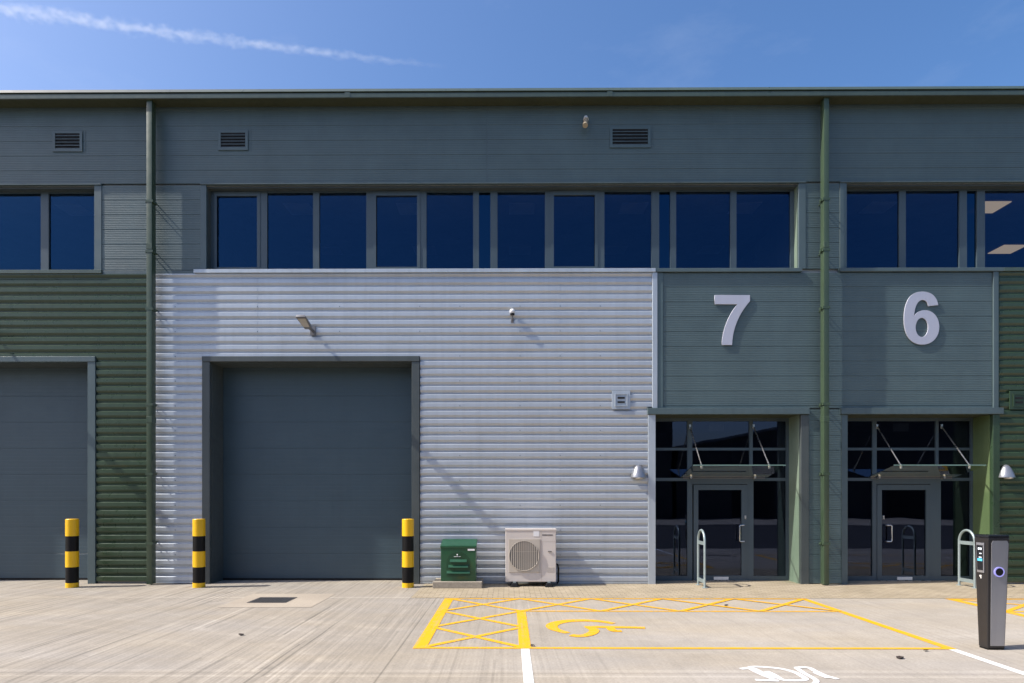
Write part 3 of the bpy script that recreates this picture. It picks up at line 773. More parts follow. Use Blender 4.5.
for loops, nm, lab in (([seven], 'number_sign', 'large silver raised numeral 7 on the grey cladding above the left entrance'), ([six, hole], 'number_sign', 'large silver raised numeral 6 on the grey cladding above the right entrance')):
    L = [conv(l) for l in loops]; x0 = min(p[0] for p in L[0]); z0 = min(p[1] for p in L[0])
    t = thing(nm, lab, 'number sign', (x0, -.04, z0), 'unit numbers on the entrance cladding')
    outline_mesh('numeral', L, .018, M['number'], t, (0, -.040, 0))
    s = MB()
    for a, b in ((.35, .9), (.45, .15)): s.tube([(x0 + a * .7, -.031, z0 + b), (x0 + a * .7, -.018, z0 + b)], .012, 8)
    s.build('spacer', M['steel'], t)

# ------------------------------------------------------------------ bollards
def bollard(loc, label):
    t = thing('bollard', label, 'bollard', loc, 'yellow and black bollards beside the roller doors')
    x, y, _ = loc; hz = 1.39; r = .121
    t_z = [0, .095, .415, .735, 1.045, hz]
    core = MB().lathe([(r - .006, 0), (r - .006, hz - .02), (r - .03, hz - .004)], (x, y, 0), 28); core.build('post', M['black_band'], t, True)
    for a, b in ((0, .095), (.415, .735)):
        MB().lathe([(r, a), (r, b)], (x, y, .002), 28).build('yellow_band', M['yellow_post'], t, True)
    MB().lathe([(r, 1.045), (r, hz - .008), (r - .006, hz), (r - .05, hz + .004), (.004, hz + .005)], (x, y, .002), 28).build('yellow_band', M['yellow_post'], t, True)
    for a, b in ((.100, .41), (.740, 1.04)):
        MB().lathe([(r - .004, a), (r - .004, b)], (x, y, .002), 28).build('black_band', M['black_band'], t, True)
    return t
bp = [(*G(px, 587.3), 0) for px in (72.2, 199, 408)]
b0 = bollard(bp[0], 'yellow and black banded bollard in front of the far left roller door')
copy_thing(b0, bp[1], 'yellow and black banded bollard at the left edge of the middle roller door')
copy_thing(b0, bp[2], 'yellow and black bollard standing between the middle roller door and the green cabinet')

# ------------------------------------------------------------------ green utility cabinet on its plinth
ypf = -.74
px_a, px_b = wx(432.6, ypf), wx(482, ypf)
t = tag(MB().box(px_a, px_b, ypf, -.08, .002, .135).bevel(.012, 2).build('plinth', M['plinth']), 'low pale concrete plinth under the green cabinet', 'plinth')
yc = -.66; xa, xb = wx(440.2, yc), wx(476.4, yc); zc0, zc1, zc2 = .136, .855, .965; yk = -.16
t = thing('utility_cabinet', 'dark green gas meter cabinet with sloping lid on a concrete plinth', 'cabinet', ((xa + xb) / 2, (yc + yk) / 2, zc0))
MB().hexa([(xa + .012, yc + .012, zc0), (xb - .012, yc + .012, zc0), (xb - .012, yk, zc0), (xa + .012, yk, zc0), (xa + .012, yc + .012, zc1 - .01), (xb - .012, yc + .012, zc1 - .01), (xb - .012, yk, zc2 - .02), (xa + .012, yk, zc2 - .02)]).bevel(.006, 2).build('body', M['cab_green'], t)
MB().hexa([(xa, yc, zc1 - .045), (xb, yc, zc1 - .045), (xb, yk + .004, zc2 - .05), (xa, yk + .004, zc2 - .05), (xa, yc, zc1), (xb, yc, zc1), (xb, yk - .06, zc2), (xa, yk - .06, zc2)]).bevel(.01, 2).build('lid', M['cab_green'], t)
dr = MB(); cxm = (xa + xb) / 2
arch = [(cxm - .24, zc0 + .10), (cxm + .24, zc0 + .10), (cxm + .24, zc0 + .36)] + [(cxm + .24 * math.cos(a), zc0 + .36 + .24 * math.sin(a)) for a in [k * math.pi / 16 for k in range(1, 16)]] + [(cxm - .24, zc0 + .36)]
fv = [dr.bm.verts.new((p[0], yc + .008, p[1])) for p in arch]; bv = [dr.bm.verts.new((p[0], yc + .02, p[1])) for p in arch]
dr.bm.faces.new(fv)
for i in range(len(fv)): dr.bm.faces.new((fv[i], bv[i], bv[(i + 1) % len(bv)], fv[(i + 1) % len(fv)]))
door = dr.build('door_panel', M['cab_dark'], t)
for i, (w, z) in enumerate(((.17, .42), (.20, .31), (.235, .19))):
    zz = zc0 + z
    MB().hexa([(cxm - w, yc - .035, zz - .03), (cxm + w, yc - .035, zz - .03), (cxm + w, yc + .007, zz - .03), (cxm - w, yc + .007, zz - .03), (cxm - w, yc - .030, zz - .02), (cxm + w, yc - .030, zz - .02), (cxm + w, yc + .007, zz + .022), (cxm - w, yc + .007, zz + .022)]).build('louvre', M['cab_green'], door)
MB().box(cxm + .19, cxm + .33, yc + .004, yc + .0115, zc1 - .10, zc1 - .065).build('name_plate', M['white_metal'], t)
e = MB(); ez = zc0 + .52
e.lathe([(.008, 0), (.015, .014), (.006, .030)], (cxm - .02, yc + .004, ez), 10)
e.box(cxm - .09, cxm - .045, yc + .002, yc + .0075, ez - .026, ez - .016); e.box(cxm - .04, cxm - .005, yc + .002, yc + .0075, ez - .026, ez - .016); e.box(cxm + .0, cxm + .045, yc + .002, yc + .0075, ez - .026, ez - .016)
e.build('emblem', M['white_metal'], t)

# ------------------------------------------------------------------ outdoor heat pump unit on rubber feet
yA = -.47; xa, xb = wx(505.4, yA), wx(556.2, yA); z0, z1 = .10, 1.18; yk = -.12
t = thing('air_conditioning_unit', 'beige outdoor air conditioning unit with round fan grille on black rubber feet', 'air conditioner', ((xa + xb) / 2, (yA + yk) / 2, 0))
cas = MB().box(xa, xb, yA, yk, z0, z1).bevel(.014, 2).build('casing', M['ac_white'], t)
MB().box(xa - .008, xb + .008, yA - .008, yk + .008, z1 - .03, z1 + .006).bevel(.006, 2).build('top_lid', M['ac_white'], t)
gx0, gx1, gz0, gz1 = wx(508.8, yA), wx(540, yA), wz(572.4, yA), wz(538.9, yA)
gc, gz, gr = (gx0 + gx1) / 2 - .01, (gz0 + gz1) / 2, .305
MB().box(gx0, gx1, yA - .012, yA - .001, gz0, gz1).bevel(.006, 2).build('grille_panel', M['ac_grille'], t)
def disc(mb, c, r, y0, y1, n=36):
    a = [mb.bm.verts.new((c[0] + r * math.cos(2 * math.pi * k / n), y0, c[1] + r * math.sin(2 * math.pi * k / n))) for k in range(n)]
    b = [mb.bm.verts.new((c[0] + r * math.cos(2 * math.pi * k / n), y1, c[1] + r * math.sin(2 * math.pi * k / n))) for k in range(n)]
    mb.bm.faces.new(a); mb.bm.faces.new(b[::-1])
    for k in range(n): mb.bm.faces.new((a[k], b[k], b[(k + 1) % n], a[(k + 1) % n]))
m = MB(); disc(m, (gc, gz), gr, yA - .016, yA - .0125); fan = m.build('fan_opening', M['ac_dark'], t)
m = MB()
for k in range(3):
    a0 = k * 2.094 + .4
    ring = []
    for j in range(9):
        a = a0 + j * .16; ring.append(((gc + .06 * math.cos(a), yA - .020, gz + .06 * math.sin(a)), (gc + .28 * math.cos(a + .2), yA - .020 , gz + .28 * math.sin(a + .2))))
    for p, q in zip(ring, ring[1:]): m.face([p[0], p[1], q[1], q[0]])
m.build('fan_blade', paint('fan_blade_grey', (.16, .15, .14), .5), fan)
m = MB()
for k in range(-7, 8):
    xx = gc + k * .042; hh = math.sqrt(max(0, gr ** 2 - (xx - gc) ** 2))
    if hh > .03: m.box(xx - .009, xx + .009, yA - .030, yA - .024, gz - hh, gz + hh)
for rr in (gr,):
    pts = [(gc + rr * math.cos(a), yA - .032, gz + rr * math.sin(a)) for a in [2 * math.pi * k / 36 for k in range(37)]]
    m.tube(pts, .005, 5, False)
for k in (1,):
    zz = gz + k * .085; hh = math.sqrt(gr ** 2 - (zz - gz) ** 2); m.box(gc - hh, gc + hh, yA - .0235, yA - .020, zz - .002, zz + .002)
m.build('fan_guard', M['ac_grille'], fan)
MB().box(wx(533.4, yA), wx(539.2, yA), yA - .004, yA - .0005, wz(536.4, yA), wz(530.8, yA)).build('sticker', M['white_metal'], t)
m = MB(); bx = wx(542.3, yA)
for k in range(8):
    m.box(bx + k * .027, bx + k * .027 + .021, yA - .003, yA - .0005, wz(535.6, yA), wz(534.4, yA))
m.build('name_strip', paint('name_strip_dark', (.10, .09, .085), .5), t)
m = MB(); m.box(wx(548, yA), wx(551.6, yA), yA - .014, yA - .001, wz(552, yA), wz(551, yA)); m.build('handle', M['ac_dark'], t)
m = MB()
m.box(wx(541.2, yA), wx(541.45, yA), yA - .002, yA - .0003, z0 + .02, z1 - .03); m.box(wx(541.5, yA), xb - .01, yA - .002, yA - .0003, wz(541.6, yA), wz(541.35, yA))
for k in range(5): m.box(wx(547, yA), xb - .03, yA - .003, yA - .0003, .30 + k * .022, .306 + k * .022)
m.build('side_cover', M['ac_grille'], t)
for px in (514.5, 549):
    xx = wx(px, yA)
    m = MB(); m.hexa([(xx - .085, yA - .10, .003), (xx + .085, yA - .10, .003), (xx + .085, yk + .06, .003), (xx - .085, yk + .06, .003), (xx - .05, yA - .08, .085), (xx + .05, yA - .08, .085), (xx + .05, yk + .04, .085), (xx - .05, yk + .04, .085)])
    m.bevel(.008, 2); ft = m.build('rubber_foot', M['black'], t)
    MB().box(xx - .03, xx + .03, yA - .03, yk + .03, .0855, .0995).build('rail', M['galv'], ft)
m = MB(); m.tube([(xb - .02, yk - .05, .45), (xb + .05, yk - .05, .43), (xb + .07, yk - .04, .35), (xb + .07, yk + .0, .06), (xb + .05, yk + .05, .03)], .018, 8); m.build('pipe', M['black'], t, True)

# ------------------------------------------------------------------ cycle stands
def cycle_stand(x, label):
    ya, yb_ = -.18, -.64; r = .03; top = 1.16; mid = (ya + yb_) / 2; rad = (ya - yb_) / 2
    r = .024; t = thing('cycle_stand', label, 'cycle stand', (x, mid, 0), 'hoop cycle stands outside the entrances')
    pts = [(x, ya, .0)] + [(x, ya, .5), (x, ya, top - rad)] + [(x, mid + rad * math.cos(a), top - rad + rad * math.sin(a)) for a in [k * math.pi / 12 for k in range(1, 12)]] + [(x, yb_, top - rad), (x, yb_, .5), (x, yb_, 0)]
    MB().tube(pts, r, 12).build('hoop', M['galv'], t, True)
    for z in (.13, .90): MB().box(x - .012, x + .012, yb_ + .02, ya - .02, z - .035, z + .035).build('cross_bar', M['galv'], t)
    for y in (ya, yb_): MB().lathe([(.06, .004), (.06, .012), (.034, .016)], (x, y, 0), 16).build('base_collar', M['galv'], t, True)
    return t
c0 = cycle_stand(3.955, 'pale grey steel hoop cycle stand outside unit 7 entrance')
copy_thing(c0, (9.385, c0.location.y, 0), 'pale grey steel hoop cycle stand behind the electric charger, outside unit 6 entrance')

# ------------------------------------------------------------------ electric vehicle charger
cxC = 5.808; yF, yK = -6.14, -5.90
t = thing('charging_post', 'tapered black electric vehicle charger with silver front and glowing violet ring', 'charger', (cxC, -6.02, 0))
def taper(z): k = z / 1.37; return (.103 + .026 * k, -6.095 - .045 * k, -5.945 + .045 * k)  # half width, front y, back y
def ring_at(z, ins=0.0):
    w, f, b = taper(z); return [(cxC - w + ins, f + ins, z), (cxC + w - ins, f + ins, z), (cxC + w - ins, b - ins, z), (cxC - w + ins, b - ins, z)]
MB().hexa(ring_at(.02) + ring_at(1.335)).bevel(.012, 3).build('body', M['charger_dark'], t)
MB().hexa(ring_at(.002, .006) + ring_at(.0195, .006)).build('base_plate', M['black'], t)
q = ring_at(1.336, .001) + [(a, b, 1.372) for a, b, _ in ring_at(1.37, .004)]
MB().hexa(q).bevel(.01, 3).build('cap', M['charger_top'], t)
def fpt(u, z, out=.0):   # point on the front face, u in -1..1
    w, f, b = taper(z); return (cxC + u * w, f - out, z)
m = MB(); zs = [.05, .4, .8, 1.1, 1.27, 1.305]
ed = {z: .80 for z in zs}; ed[1.305] = .66
fr = [(m.bm.verts.new(fpt(-ed[z] + .10, z, .008)), m.bm.verts.new(fpt(ed[z] + .06, z, .008))) for z in zs]
bk = [(m.bm.verts.new(fpt(-ed[z] + .10, z, -.002)), m.bm.verts.new(fpt(ed[z] + .06, z, -.002))) for z in zs]
for i in range(len(zs) - 1):
    m.bm.faces.new((fr[i][0], fr[i][1], fr[i + 1][1], fr[i + 1][0])); m.bm.faces.new((fr[i][0], fr[i + 1][0], bk[i + 1][0], bk[i][0])); m.bm.faces.new((fr[i][1], bk[i][1], bk[i + 1][1], fr[i + 1][1]))
m.bm.faces.new((fr[-1][0], fr[-1][1], bk[-1][1], bk[-1][0])); m.bm.faces.new((fr[0][0], bk[0][0], bk[0][1], fr[0][1]))
m.build('front_panel', M['charger_silver'], t)
zk = .935; w_, f_, b_ = taper(zk)
m = MB()
for rr, yy in ((.062, .0),):
    n = 32
    def cir(r, y): return [m.bm.verts.new((cxC + .002 + r * math.cos(2 * math.pi * k / n), y, zk + r * math.sin(2 * math.pi * k / n))) for k in range(n)]
    a, b, c = cir(.060, f_ - .0085), cir(.060, f_ - .020), cir(.046, f_ - .020)
    for A, Bq in ((a, b), (b, c)):
        for k in range(n): m.bm.faces.new((A[k], A[(k + 1) % n], Bq[(k + 1) % n], Bq[k]))
m.build('light_ring', M['ring'], t, True)
m = MB(); disc(m, (cxC + .002, zk), .0465, f_ - .018, f_ - .009, 28); m.build('socket', M['black'], t)
# left side: bezel, screen, lock.  v runs across the face (-1 front .. 1 back)
def spt(v, z, out=0.0):
    w, f, b = taper(z); c, h = (f + b) / 2, (b - f) / 2
    return (cxC - w - out, c + v * h, z)
def sidebox(mb, v0, v1, za, zb, o0, o1):
    mb.hexa([spt(v0, za, o1), spt(v0, za, o0), spt(v1, za, o0), spt(v1, za, o1), spt(v0, zb, o1), spt(v0, zb, o0), spt(v1, zb, o0), spt(v1, zb, o1)])
m = MB(); sidebox(m, -.50, .62, .915, 1.275, -.001, .012); m.bevel(.02, 3, 60); bz = m.build('screen_bezel', M['charger_silver'], t, True)
m = MB(); sidebox(m, -.40, .52, .945, 1.245, .0122, .0135); m.build('screen', M['charger_top'], bz)
m = MB(); sidebox(m, -.30, .42, 1.055, 1.085, .0137, .0145); m.build('display', M['screen'], bz)
m = MB(); sidebox(m, -.22, -.02, 1.19, 1.215, .0137, .0145); sidebox(m, .06, .30, 1.19, 1.215, .0137, .0145); sidebox(m, -.2, .1, 1.14, 1.152, .0137, .0145); sidebox(m, -.2, .2, 1.095, 1.105, .0137, .0145); m.build('display', M['screen_white'], bz)
m = MB(); sidebox(m, -.02, .28, .865, .885, .0, .006); sidebox(m, .0, .14, .845, .8645, .0, .006); m.build('lock', M['letter_white'], t)

# ------------------------------------------------------------------ road markings (thermoplastic, a few mm proud)
WY = .105
xl, xr = G(415.6, 647.8)[0] + .05, 5.30
yf, yb = -6.035, -2.10
ys = -3.42; xi = .195
bay = thing('disabled_bay_marking', 'yellow disabled parking bay with crossed hatching and wheelchair symbol on the concrete', 'road marking', (xl, yf, 0))
m = MB(); zl = .004
stroke(m, [(xl, yf), (xl, yb)], .16, zl); stroke(m, [(xr, yf), (xr, yb)], .12, zl); stroke(m, [(xi, yf), (xi, ys)], .145, zl)
stroke(m, [(xl - .08, yf), (xr + .06, yf)], .085, zl + .0006)
up_normals(m); m.build('bay_outline', M['yellow_line'], bay, recalc=False)
m = MB()
stroke(m, [(xl - .08, yb), (xr + .06, yb)], .085, zl + .0006); stroke(m, [(xi - .07, ys), (xr + .06, ys)], .085, zl + .0006)
up_normals(m); m.build('bay_outline', M['yellow_worn'], bay, recalc=False)
m = MB(); zz = zl + .0012
def X_(x0, x1, y0, y1):
    global zz
    stroke(m, [(x0, y0), (x1, y1)], .09, zz); zz += .0003; stroke(m, [(x0, y1), (x1, y0)], .09, zz); zz += .0003
X_(xl, xi, yf, -4.74); X_(xl, xi, -4.74, ys); X_(xl, xi, ys, yb)
nx = 4
for i in range(nx): X_(xi + (xr - xi) * i / nx, xi + (xr - xi) * (i + 1) / nx, ys, yb)
up_normals(m); m.build('hatching', M['yellow_line'], bay, recalc=False)
m = MB()
S = lambda a, b: G(520 + a / 6.4, 590 + b / 6.4)
arc = smooth_path([S(600, 216), S(520, 203), S(430, 197), S(330, 198), S(260, 206), S(212, 221), S(205, 240), S(238, 259), S(305, 277)])
stroke(m, arc, [.10 + .085 * math.sin(math.pi * k / (len(arc) - 1)) for k in range(len(arc))], zl + .001)
stroke(m, smooth_path([S(325, 290), S(390, 296), S(455, 281), S(475, 258), S(440, 238)]), [.09] + [.14] * 23 + [.12], zl + .0014)
stroke(m, [S(415, 239), S(500, 238), S(600, 239), S(700, 241), S(800, 244)], .13, zl + .0018)
stroke(m, smooth_path([S(575, 243), S(600, 262), S(650, 264)]), .12, zl + .0022)
up_normals(m); m.build('wheelchair_symbol', M['yellow_line'], bay, recalc=False)

# neighbouring bay to the right, same layout mirrored
nb = thing('disabled_bay_marking', 'yellow hatched disabled bay behind the charger, cut off at the right', 'road marking', (9.0, yb, 0))
xq = wx(947.5, -2.1) + .06
m = MB()
stroke(m, [(xq, yf), (xq, yb)], .16, zl); stroke(m, [(xq - .08, yb), (xq + 6.4, yb)], .085, zl + .0006); stroke(m, [(xq, ys), (xq + 6.4, ys)], .085, zl + .0006)
stroke(m, [(xq - .08, yf), (xq + 6.4, yf)], .085, zl + .0006)
up_normals(m); m.build('bay_outline', M['yellow_line'], nb, recalc=False)
m = MB(); zz = zl + .0012
for i in range(4): X_(xq + 1.6 * i, xq + 1.6 * (i + 1), ys, yb)
up_normals(m); m.build('hatching', M['yellow_line'], nb, recalc=False)

m = MB(); stroke(m, [(xi, YR + .05), (xi, yf - .05)], .10, zl); up_normals(m)
tag(m.build('bay_line', M['white_line'], recalc=False), 'white bay line running from the yellow bay towards the viewer, below its thick inner line', 'road marking', 'white bay lines')
m = MB(); stroke(m, [(xr, YR + .05), (xr, yf - .05)], .10, zl); up_normals(m)
tag(m.build('bay_line', M['white_line'], recalc=False), 'white bay line running from the right corner of the yellow bay past the charger', 'road marking', 'white bay lines')
# white electric vehicle symbol, only its upper part is in view
m = MB(); T = lambda a, b: G(720 + a / 7.314, 640 + b / 7.314)
z_ = zl
def st(pts, w, sm=True):
    global z_
    q = smooth_path([T(*p) for p in pts]) if sm and len(pts) > 2 else [T(*p) for p in pts]
    stroke(m, q, w, z_); z_ += .0004
st([(150, 213), (205, 207), (265, 197), (430, 210), (540, 236), (605, 270), (625, 288), (590, 297), (480, 296), (440, 286)], .06)
st([(235, 212), (290, 240), (340, 262), (400, 285)], .10)
st([(340, 232), (390, 255), (440, 286)], .06)
st([(258, 294), (330, 297), (430, 300)], .06)
st([(553, 206), (640, 204), (700, 232), (765, 262), (862, 289)], .06)
st([(705, 240), (745, 258), (800, 280)], .09)
st([(556, 207), (615, 246), (680, 282), (705, 303), (690, 325)], .055)
st([(280, 330), (460, 350), (690, 330)], .08)
up_normals(m)
tag(m.build('charging_symbol', M['white_line'], recalc=False), 'white painted car and cable symbol on the concrete at the bottom edge', 'road marking')

# ------------------------------------------------------------------ manhole cover and its concrete surround
mc = thing('manhole_cover', 'dark iron manhole cover in a pale concrete surround before the middle roller door', 'manhole cover', (*G(272, 600), 0))
def quad(mb, pts, z):
    f = mb.face([(p[0], p[1], z) for p in pts])
    f.normal_update()
    if f.normal.z < 0: f.normal_flip()
a, b = G(219, 607.6), G(322, 594)
xm0, xm1, ym0, ym1 = G(218.5, 607)[0], G(312, 607)[0], G(270, 607.5)[1], G(270, 594.0)[1]
m = MB(); quad(m, [(xm0, ym0), (xm1, ym0), (xm1, ym1), (xm0, ym1)], .004); m.build('surround', M['cast_concrete'], mc, recalc=False)
cx0, cx1, cy0, cy1 = G(249.5, 602.6)[0], G(285, 602.6)[0], G(270, 602.8)[1], G(270, 597.9)[1]
MB().box(cx0, cx1, cy0, cy1, .0045, .010).build('cover_plate', M['iron'], mc)
m = MB()
for i in range(8):
    for j in range(7):
        xx = cx0 + (i + .5) * (cx1 - cx0) / 8; yy = cy0 + (j + .5) * (cy1 - cy0) / 7
        m.box(xx - .028, xx + .028, yy - .028, yy + .028, .0102, .014)
m.build('tread_pattern', M['iron'], mc)
MB().box(cx0 - .03, cx1 + .03, cy0 - .03, cy0 - .002, .0045, .009).box(cx0 - .03, cx1 + .03, cy1 + .002, cy1 + .03, .0045, .009).box(cx0 - .03, cx0 - .002, cy0 - .002, cy1 + .002, .0045, .009).box(cx1 + .002, cx1 + .03, cy0 - .002, cy1 + .002, .0045, .009).build('frame', M['iron'], mc)

# a few dry leaves on the concrete
def leaf(px, py, s, label):
    x, y = G(px, py); m = MB(); n = 9
    top = []
    for k in range(n):
        a = 2 * math.pi * k / n; r = s * (1 + .35 * random.uniform(-1, 1)); top.append((x + r * math.cos(a) * 1.3, y + r * math.sin(a), .012 + .018 * random.random()))
    c = m.bm.verts.new((x, y, .03)); vs = [m.bm.verts.new(p) for p in top]; lo = [m.bm.verts.new((p[0], p[1], p[2] - .009)) for p in top]; cl = m.bm.verts.new((x, y, .019))
    for k in range(n): m.bm.faces.new((c, vs[k], vs[(k + 1) % n])); m.bm.faces.new((cl, lo[(k + 1) % n], lo[k])); m.bm.faces.new((vs[k], lo[k], lo[(k + 1) % n], vs[(k + 1) % n]))
    tag(m.build('fallen_leaf', M['leaf']), label, 'leaf', 'dry leaves on the concrete')
leaf(900.5, 658.6, .035, 'dark curled leaf on the concrete below the right end of the yellow bay line')
leaf(926, 651.6, .020, 'tiny dark leaf just under the right corner of the yellow bay')
leaf(532, 646.6, .022, 'tiny dark leaf at the foot of the thick inner yellow line')
leaf(726, 606, .024, 'tiny dark leaf among the yellow hatching before unit 7 entrance')
leaf(241, 635.6, .024, 'tiny dry leaf on bare concrete in front of the manhole cover')

# ------------------------------------------------------------------ what stands across the road (seen in the glass)
def shed(x0, x1, yfr, zed, zr, label):
    t = thing('warehouse', label, 'building', ((x0 + x1) / 2, yfr, 0), 'sheds across the road')
    xm = (x0 + x1) / 2; yb2 = yfr - 40
    m = MB(); p = [(x0, 0), (x1, 0), (x1, zed), (xm, zr), (x0, zed)]
    a = [m.bm.verts.new((q[0], yfr, q[1])) for q in p]; b = [m.bm.verts.new((q[0], yb2, q[1])) for q in p]
    m.bm.faces.new(a); m.bm.faces.new(b[::-1])
    for i in range(5): m.bm.faces.new((a[i], b[i], b[(i + 1) % 5], a[(i + 1) % 5]))
    m.build('wall', M['far_wall'], t)
    m = MB()
    for xa, xb_, za, zb in ((x0 - .3, xm, zed - .05, zr), (xm, x1 + .3, zr, zed - .05)):
        m.hexa([(xa, yfr + .4, za), (xb_, yfr + .4, zb), (xb_, yb2, zb), (xa, yb2, za), (xa, yfr + .4, za + .25), (xb_, yfr + .4, zb + .25), (xb_, yb2, zb + .25), (xa, yb2, za + .25)][0:1] + [(xb_, yfr + .4, zb), (xb_, yb2, zb), (xa, yb2, za), (xa, yfr + .4, za + .25), (xb_, yfr + .4, zb + .25), (xb_, yb2, zb + .25), (xa, yb2, za + .25)])
    m.build('roof', M['far_roof'], t)
    for i in range(3):
        xx = x0 + (x1 - x0) * (i + .5) / 3 
        MB().box(xx - 2, xx + 2, yfr + .02, yfr + .06, 0, 4.6).build('roller_door', M['void'], t)
shed(15.5, 58, -46, 6.4, 10.6, 'grey gabled warehouse across the road, seen mirrored in the entrance glass')
shed(-34, 14.8, -45, 9.0, 11.5, 'taller grey gabled warehouse across the road, left of the other one')

# ------------------------------------------------------------------ contrail
def contrail():
    def at(px, py, Yd): v = _dir(px, py); tt = (Yd + D) / v[1]; return Vector((v[0] * tt, Yd, H + v[2] * tt))
    a, b = at(-60, -2, 1200), at(450, 67, 1200)
    L = (b - a).length; c = (a + b) / 2
    xax = (b - a).normalized(); yax = Vector((0, 1, 0)); zax = xax.cross(yax).normalized(); yax = zax.cross(xax)
    n = 14; m = MB(); rings = []
    for i in range(n + 1):
        t = i / n; x = -L / 2 + L * t
        r = 30 * (1 - .75 * t) + 3
        bow = -7 * math.sin(math.pi * t)
        rings.append((x, r, bow))
    for x, r, bow in rings: pass
    vs = [[m.bm.verts.new((x, r * math.cos(2 * math.pi * k / 16), bow + r * math.sin(2 * math.pi * k / 16))) for k in range(16)] for x, r, bow in rings]
    for p, q in zip(vs, vs[1:]):
        for k in range(16): m.bm.faces.new((p[k], p[(k + 1) % 16], q[(k + 1) % 16], q[k]))
    m.bm.faces.new(vs[0][::-1]); m.bm.faces.new(vs[-1])
    mat = bpy.data.materials.new('contrail_vapour'); mat.use_nodes = True; nt = mat.node_tree; nt.nodes.clear()
    out = nt.nodes.new('ShaderNodeOutputMaterial'); pv = nt.nodes.new('ShaderNodeVolumePrincipled')
    pv.inputs['Color'].default_value = (1, 1, 1, 1); pv.inputs['Anisotropy'].default_value = .2
    tc = nt.nodes.new('ShaderNodeTexCoord'); sp = nt.nodes.new('ShaderNodeSeparateXYZ'); nt.links.new(tc.outputs['Object'], sp.inputs[0])
    tt = ramp(nt, sp.outputs[0], -L / 2, L / 2, 0, 1)
    bow = math2(nt, 'MULTIPLY', math2(nt, 'SINE', math2(nt, 'MULTIPLY', tt, math.pi), 0), 7.0)
    zz = math2(nt, 'ADD', sp.outputs[2], bow)
    rad = math2(nt, 'SQRT', math2(nt, 'ADD', math2(nt, 'POWER', sp.outputs[1], 2.0), math2(nt, 'POWER', zz, 2.0)), 0)
    Rx = ramp(nt, tt, 0, 1, 25, 9)
    q = math2(nt, 'DIVIDE', rad, Rx)
    mp = nt.nodes.new('ShaderNodeMapping'); mp.inputs['Scale'].default_value = (.045, .07, .09); nt.links.new(tc.outputs['Object'], mp.inputs[0])
    nz = noise(nt, mp.outputs[0], 1.0, 6, .65)
    dens = math2(nt, 'SUBTRACT', ramp(nt, nz, .25, .75, .0, 1.35), math2(nt, 'MULTIPLY', q, 1.15))
    dens = math2(nt, 'MAXIMUM', dens, 0.0)
    fade = math2(nt, 'MULTIPLY', ramp(nt, tt, .80, 1.0, 1, .0), ramp(nt, tt, .0, .25, .75, 1.0))
    dens = math2(nt, 'MULTIPLY', math2(nt, 'MULTIPLY', dens, fade), .024)
    nt.links.new(dens, pv.inputs['Density']); nt.links.new(pv.outputs[0], out.inputs['Volume'])
    try: mat.cycles.volume_step_rate = .12
    except Exception: pass
    o = m.build('contrail', mat)
    o.matrix_world = Matrix(((xax.x, yax.x, zax.x, c.x), (xax.y, yax.y, zax.y, c.y), (xax.z, yax.z, zax.z, c.z), (0, 0, 0, 1)))
    tag(o, 'thin white vapour trail across the upper left of the blue sky', 'contrail')
contrail()

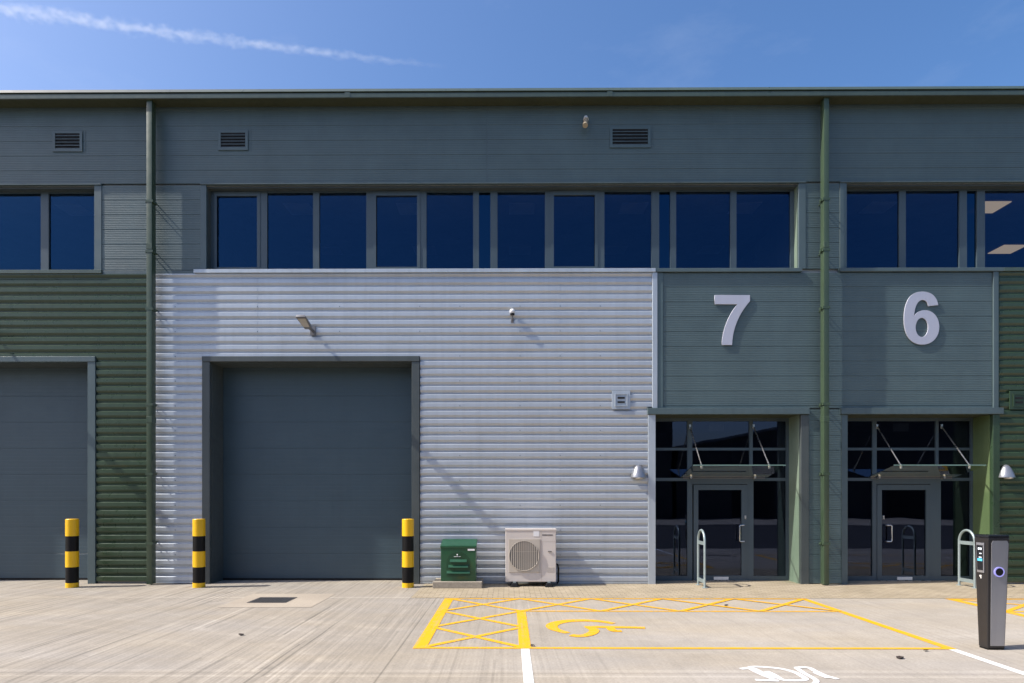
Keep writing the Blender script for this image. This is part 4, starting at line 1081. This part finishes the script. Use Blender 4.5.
# ------------------------------------------------------------------ sun, sky, camera
to_sun = -SUN_TRAVEL
elev = math.asin(to_sun.z); azim = math.atan2(to_sun.x, to_sun.y)      # clockwise from +y
w = bpy.data.worlds.new('World'); SC.world = w; w.use_nodes = True
nt = w.node_tree; bg = nt.nodes['Background']
sky = nt.nodes.new('ShaderNodeTexSky'); sky.sky_type = 'NISHITA'; sky.sun_disc = False
sky.sun_elevation = elev; sky.sun_rotation = azim
sky.air_density = 1.0; sky.dust_density = 3.2; sky.ozone_density = 2.0; sky.altitude = 50
hs = nt.nodes.new('ShaderNodeHueSaturation'); hs.inputs['Saturation'].default_value = 1.27
nt.links.new(sky.outputs[0], hs.inputs['Color']); skyc = mixc(nt, 1.0, hs.outputs[0], (1.0, .985, 1.05), 'MULTIPLY')
tcw = nt.nodes.new('ShaderNodeTexCoord'); mpw = nt.nodes.new('ShaderNodeMapping'); mpw.inputs['Scale'].default_value = (2.6, 2.6, 7.0); mpw.inputs['Rotation'].default_value = (0, .35, 0)
nt.links.new(tcw.outputs['Generated'], mpw.inputs['Vector'])
ci = ramp(nt, noise(nt, mpw.outputs['Vector'], 1.6, 7, .62), .53, .80, 0.0, .09)
nt.links.new(mixc(nt, ci, skyc, (4.2, 4.6, 5.4)), bg.inputs['Color']); bg.inputs['Strength'].default_value = .15
sl = bpy.data.lights.new('sun', 'SUN'); sl.energy = 4.7; sl.angle = R(.5); sl.color = (1.0, .955, .88)
so = bpy.data.objects.new('sun', sl); COL.objects.link(so); so.location = (-20, -6, 30)
so.rotation_euler = SUN_TRAVEL.to_track_quat('-Z', 'Y').to_euler()

cam = bpy.data.cameras.new('camera'); co = bpy.data.objects.new('camera', cam); COL.objects.link(co); SC.camera = co
co.location = (0, -D, H); co.rotation_euler = (R(90), 0, YAW)
cam.sensor_fit = 'HORIZONTAL'; cam.sensor_width = 36; cam.lens = F * 36 / 1024
cam.shift_x = (512 - CX) / 1024; cam.shift_y = (CY - 341.5) / 1024
cam.clip_start = .1; cam.clip_end = 8000
SC.render.resolution_x, SC.render.resolution_y = 1024, 683
vs = SC.view_settings; vs.view_transform = 'Standard'; vs.look = 'None'; vs.exposure = 0.45; vs.gamma = 1.0
SC.render.engine = 'CYCLES'
cy = SC.cycles; cy.max_bounces = 8; cy.diffuse_bounces = 3; cy.glossy_bounces = 4; cy.transparent_max_bounces = 16; cy.volume_bounces = 1
cy.caustics_reflective = False; cy.caustics_refractive = False; cy.sample_clamp_indirect = 6
try:
    cy.use_denoising = True; cy.denoiser = 'OPENIMAGEDENOISE'
except Exception: pass
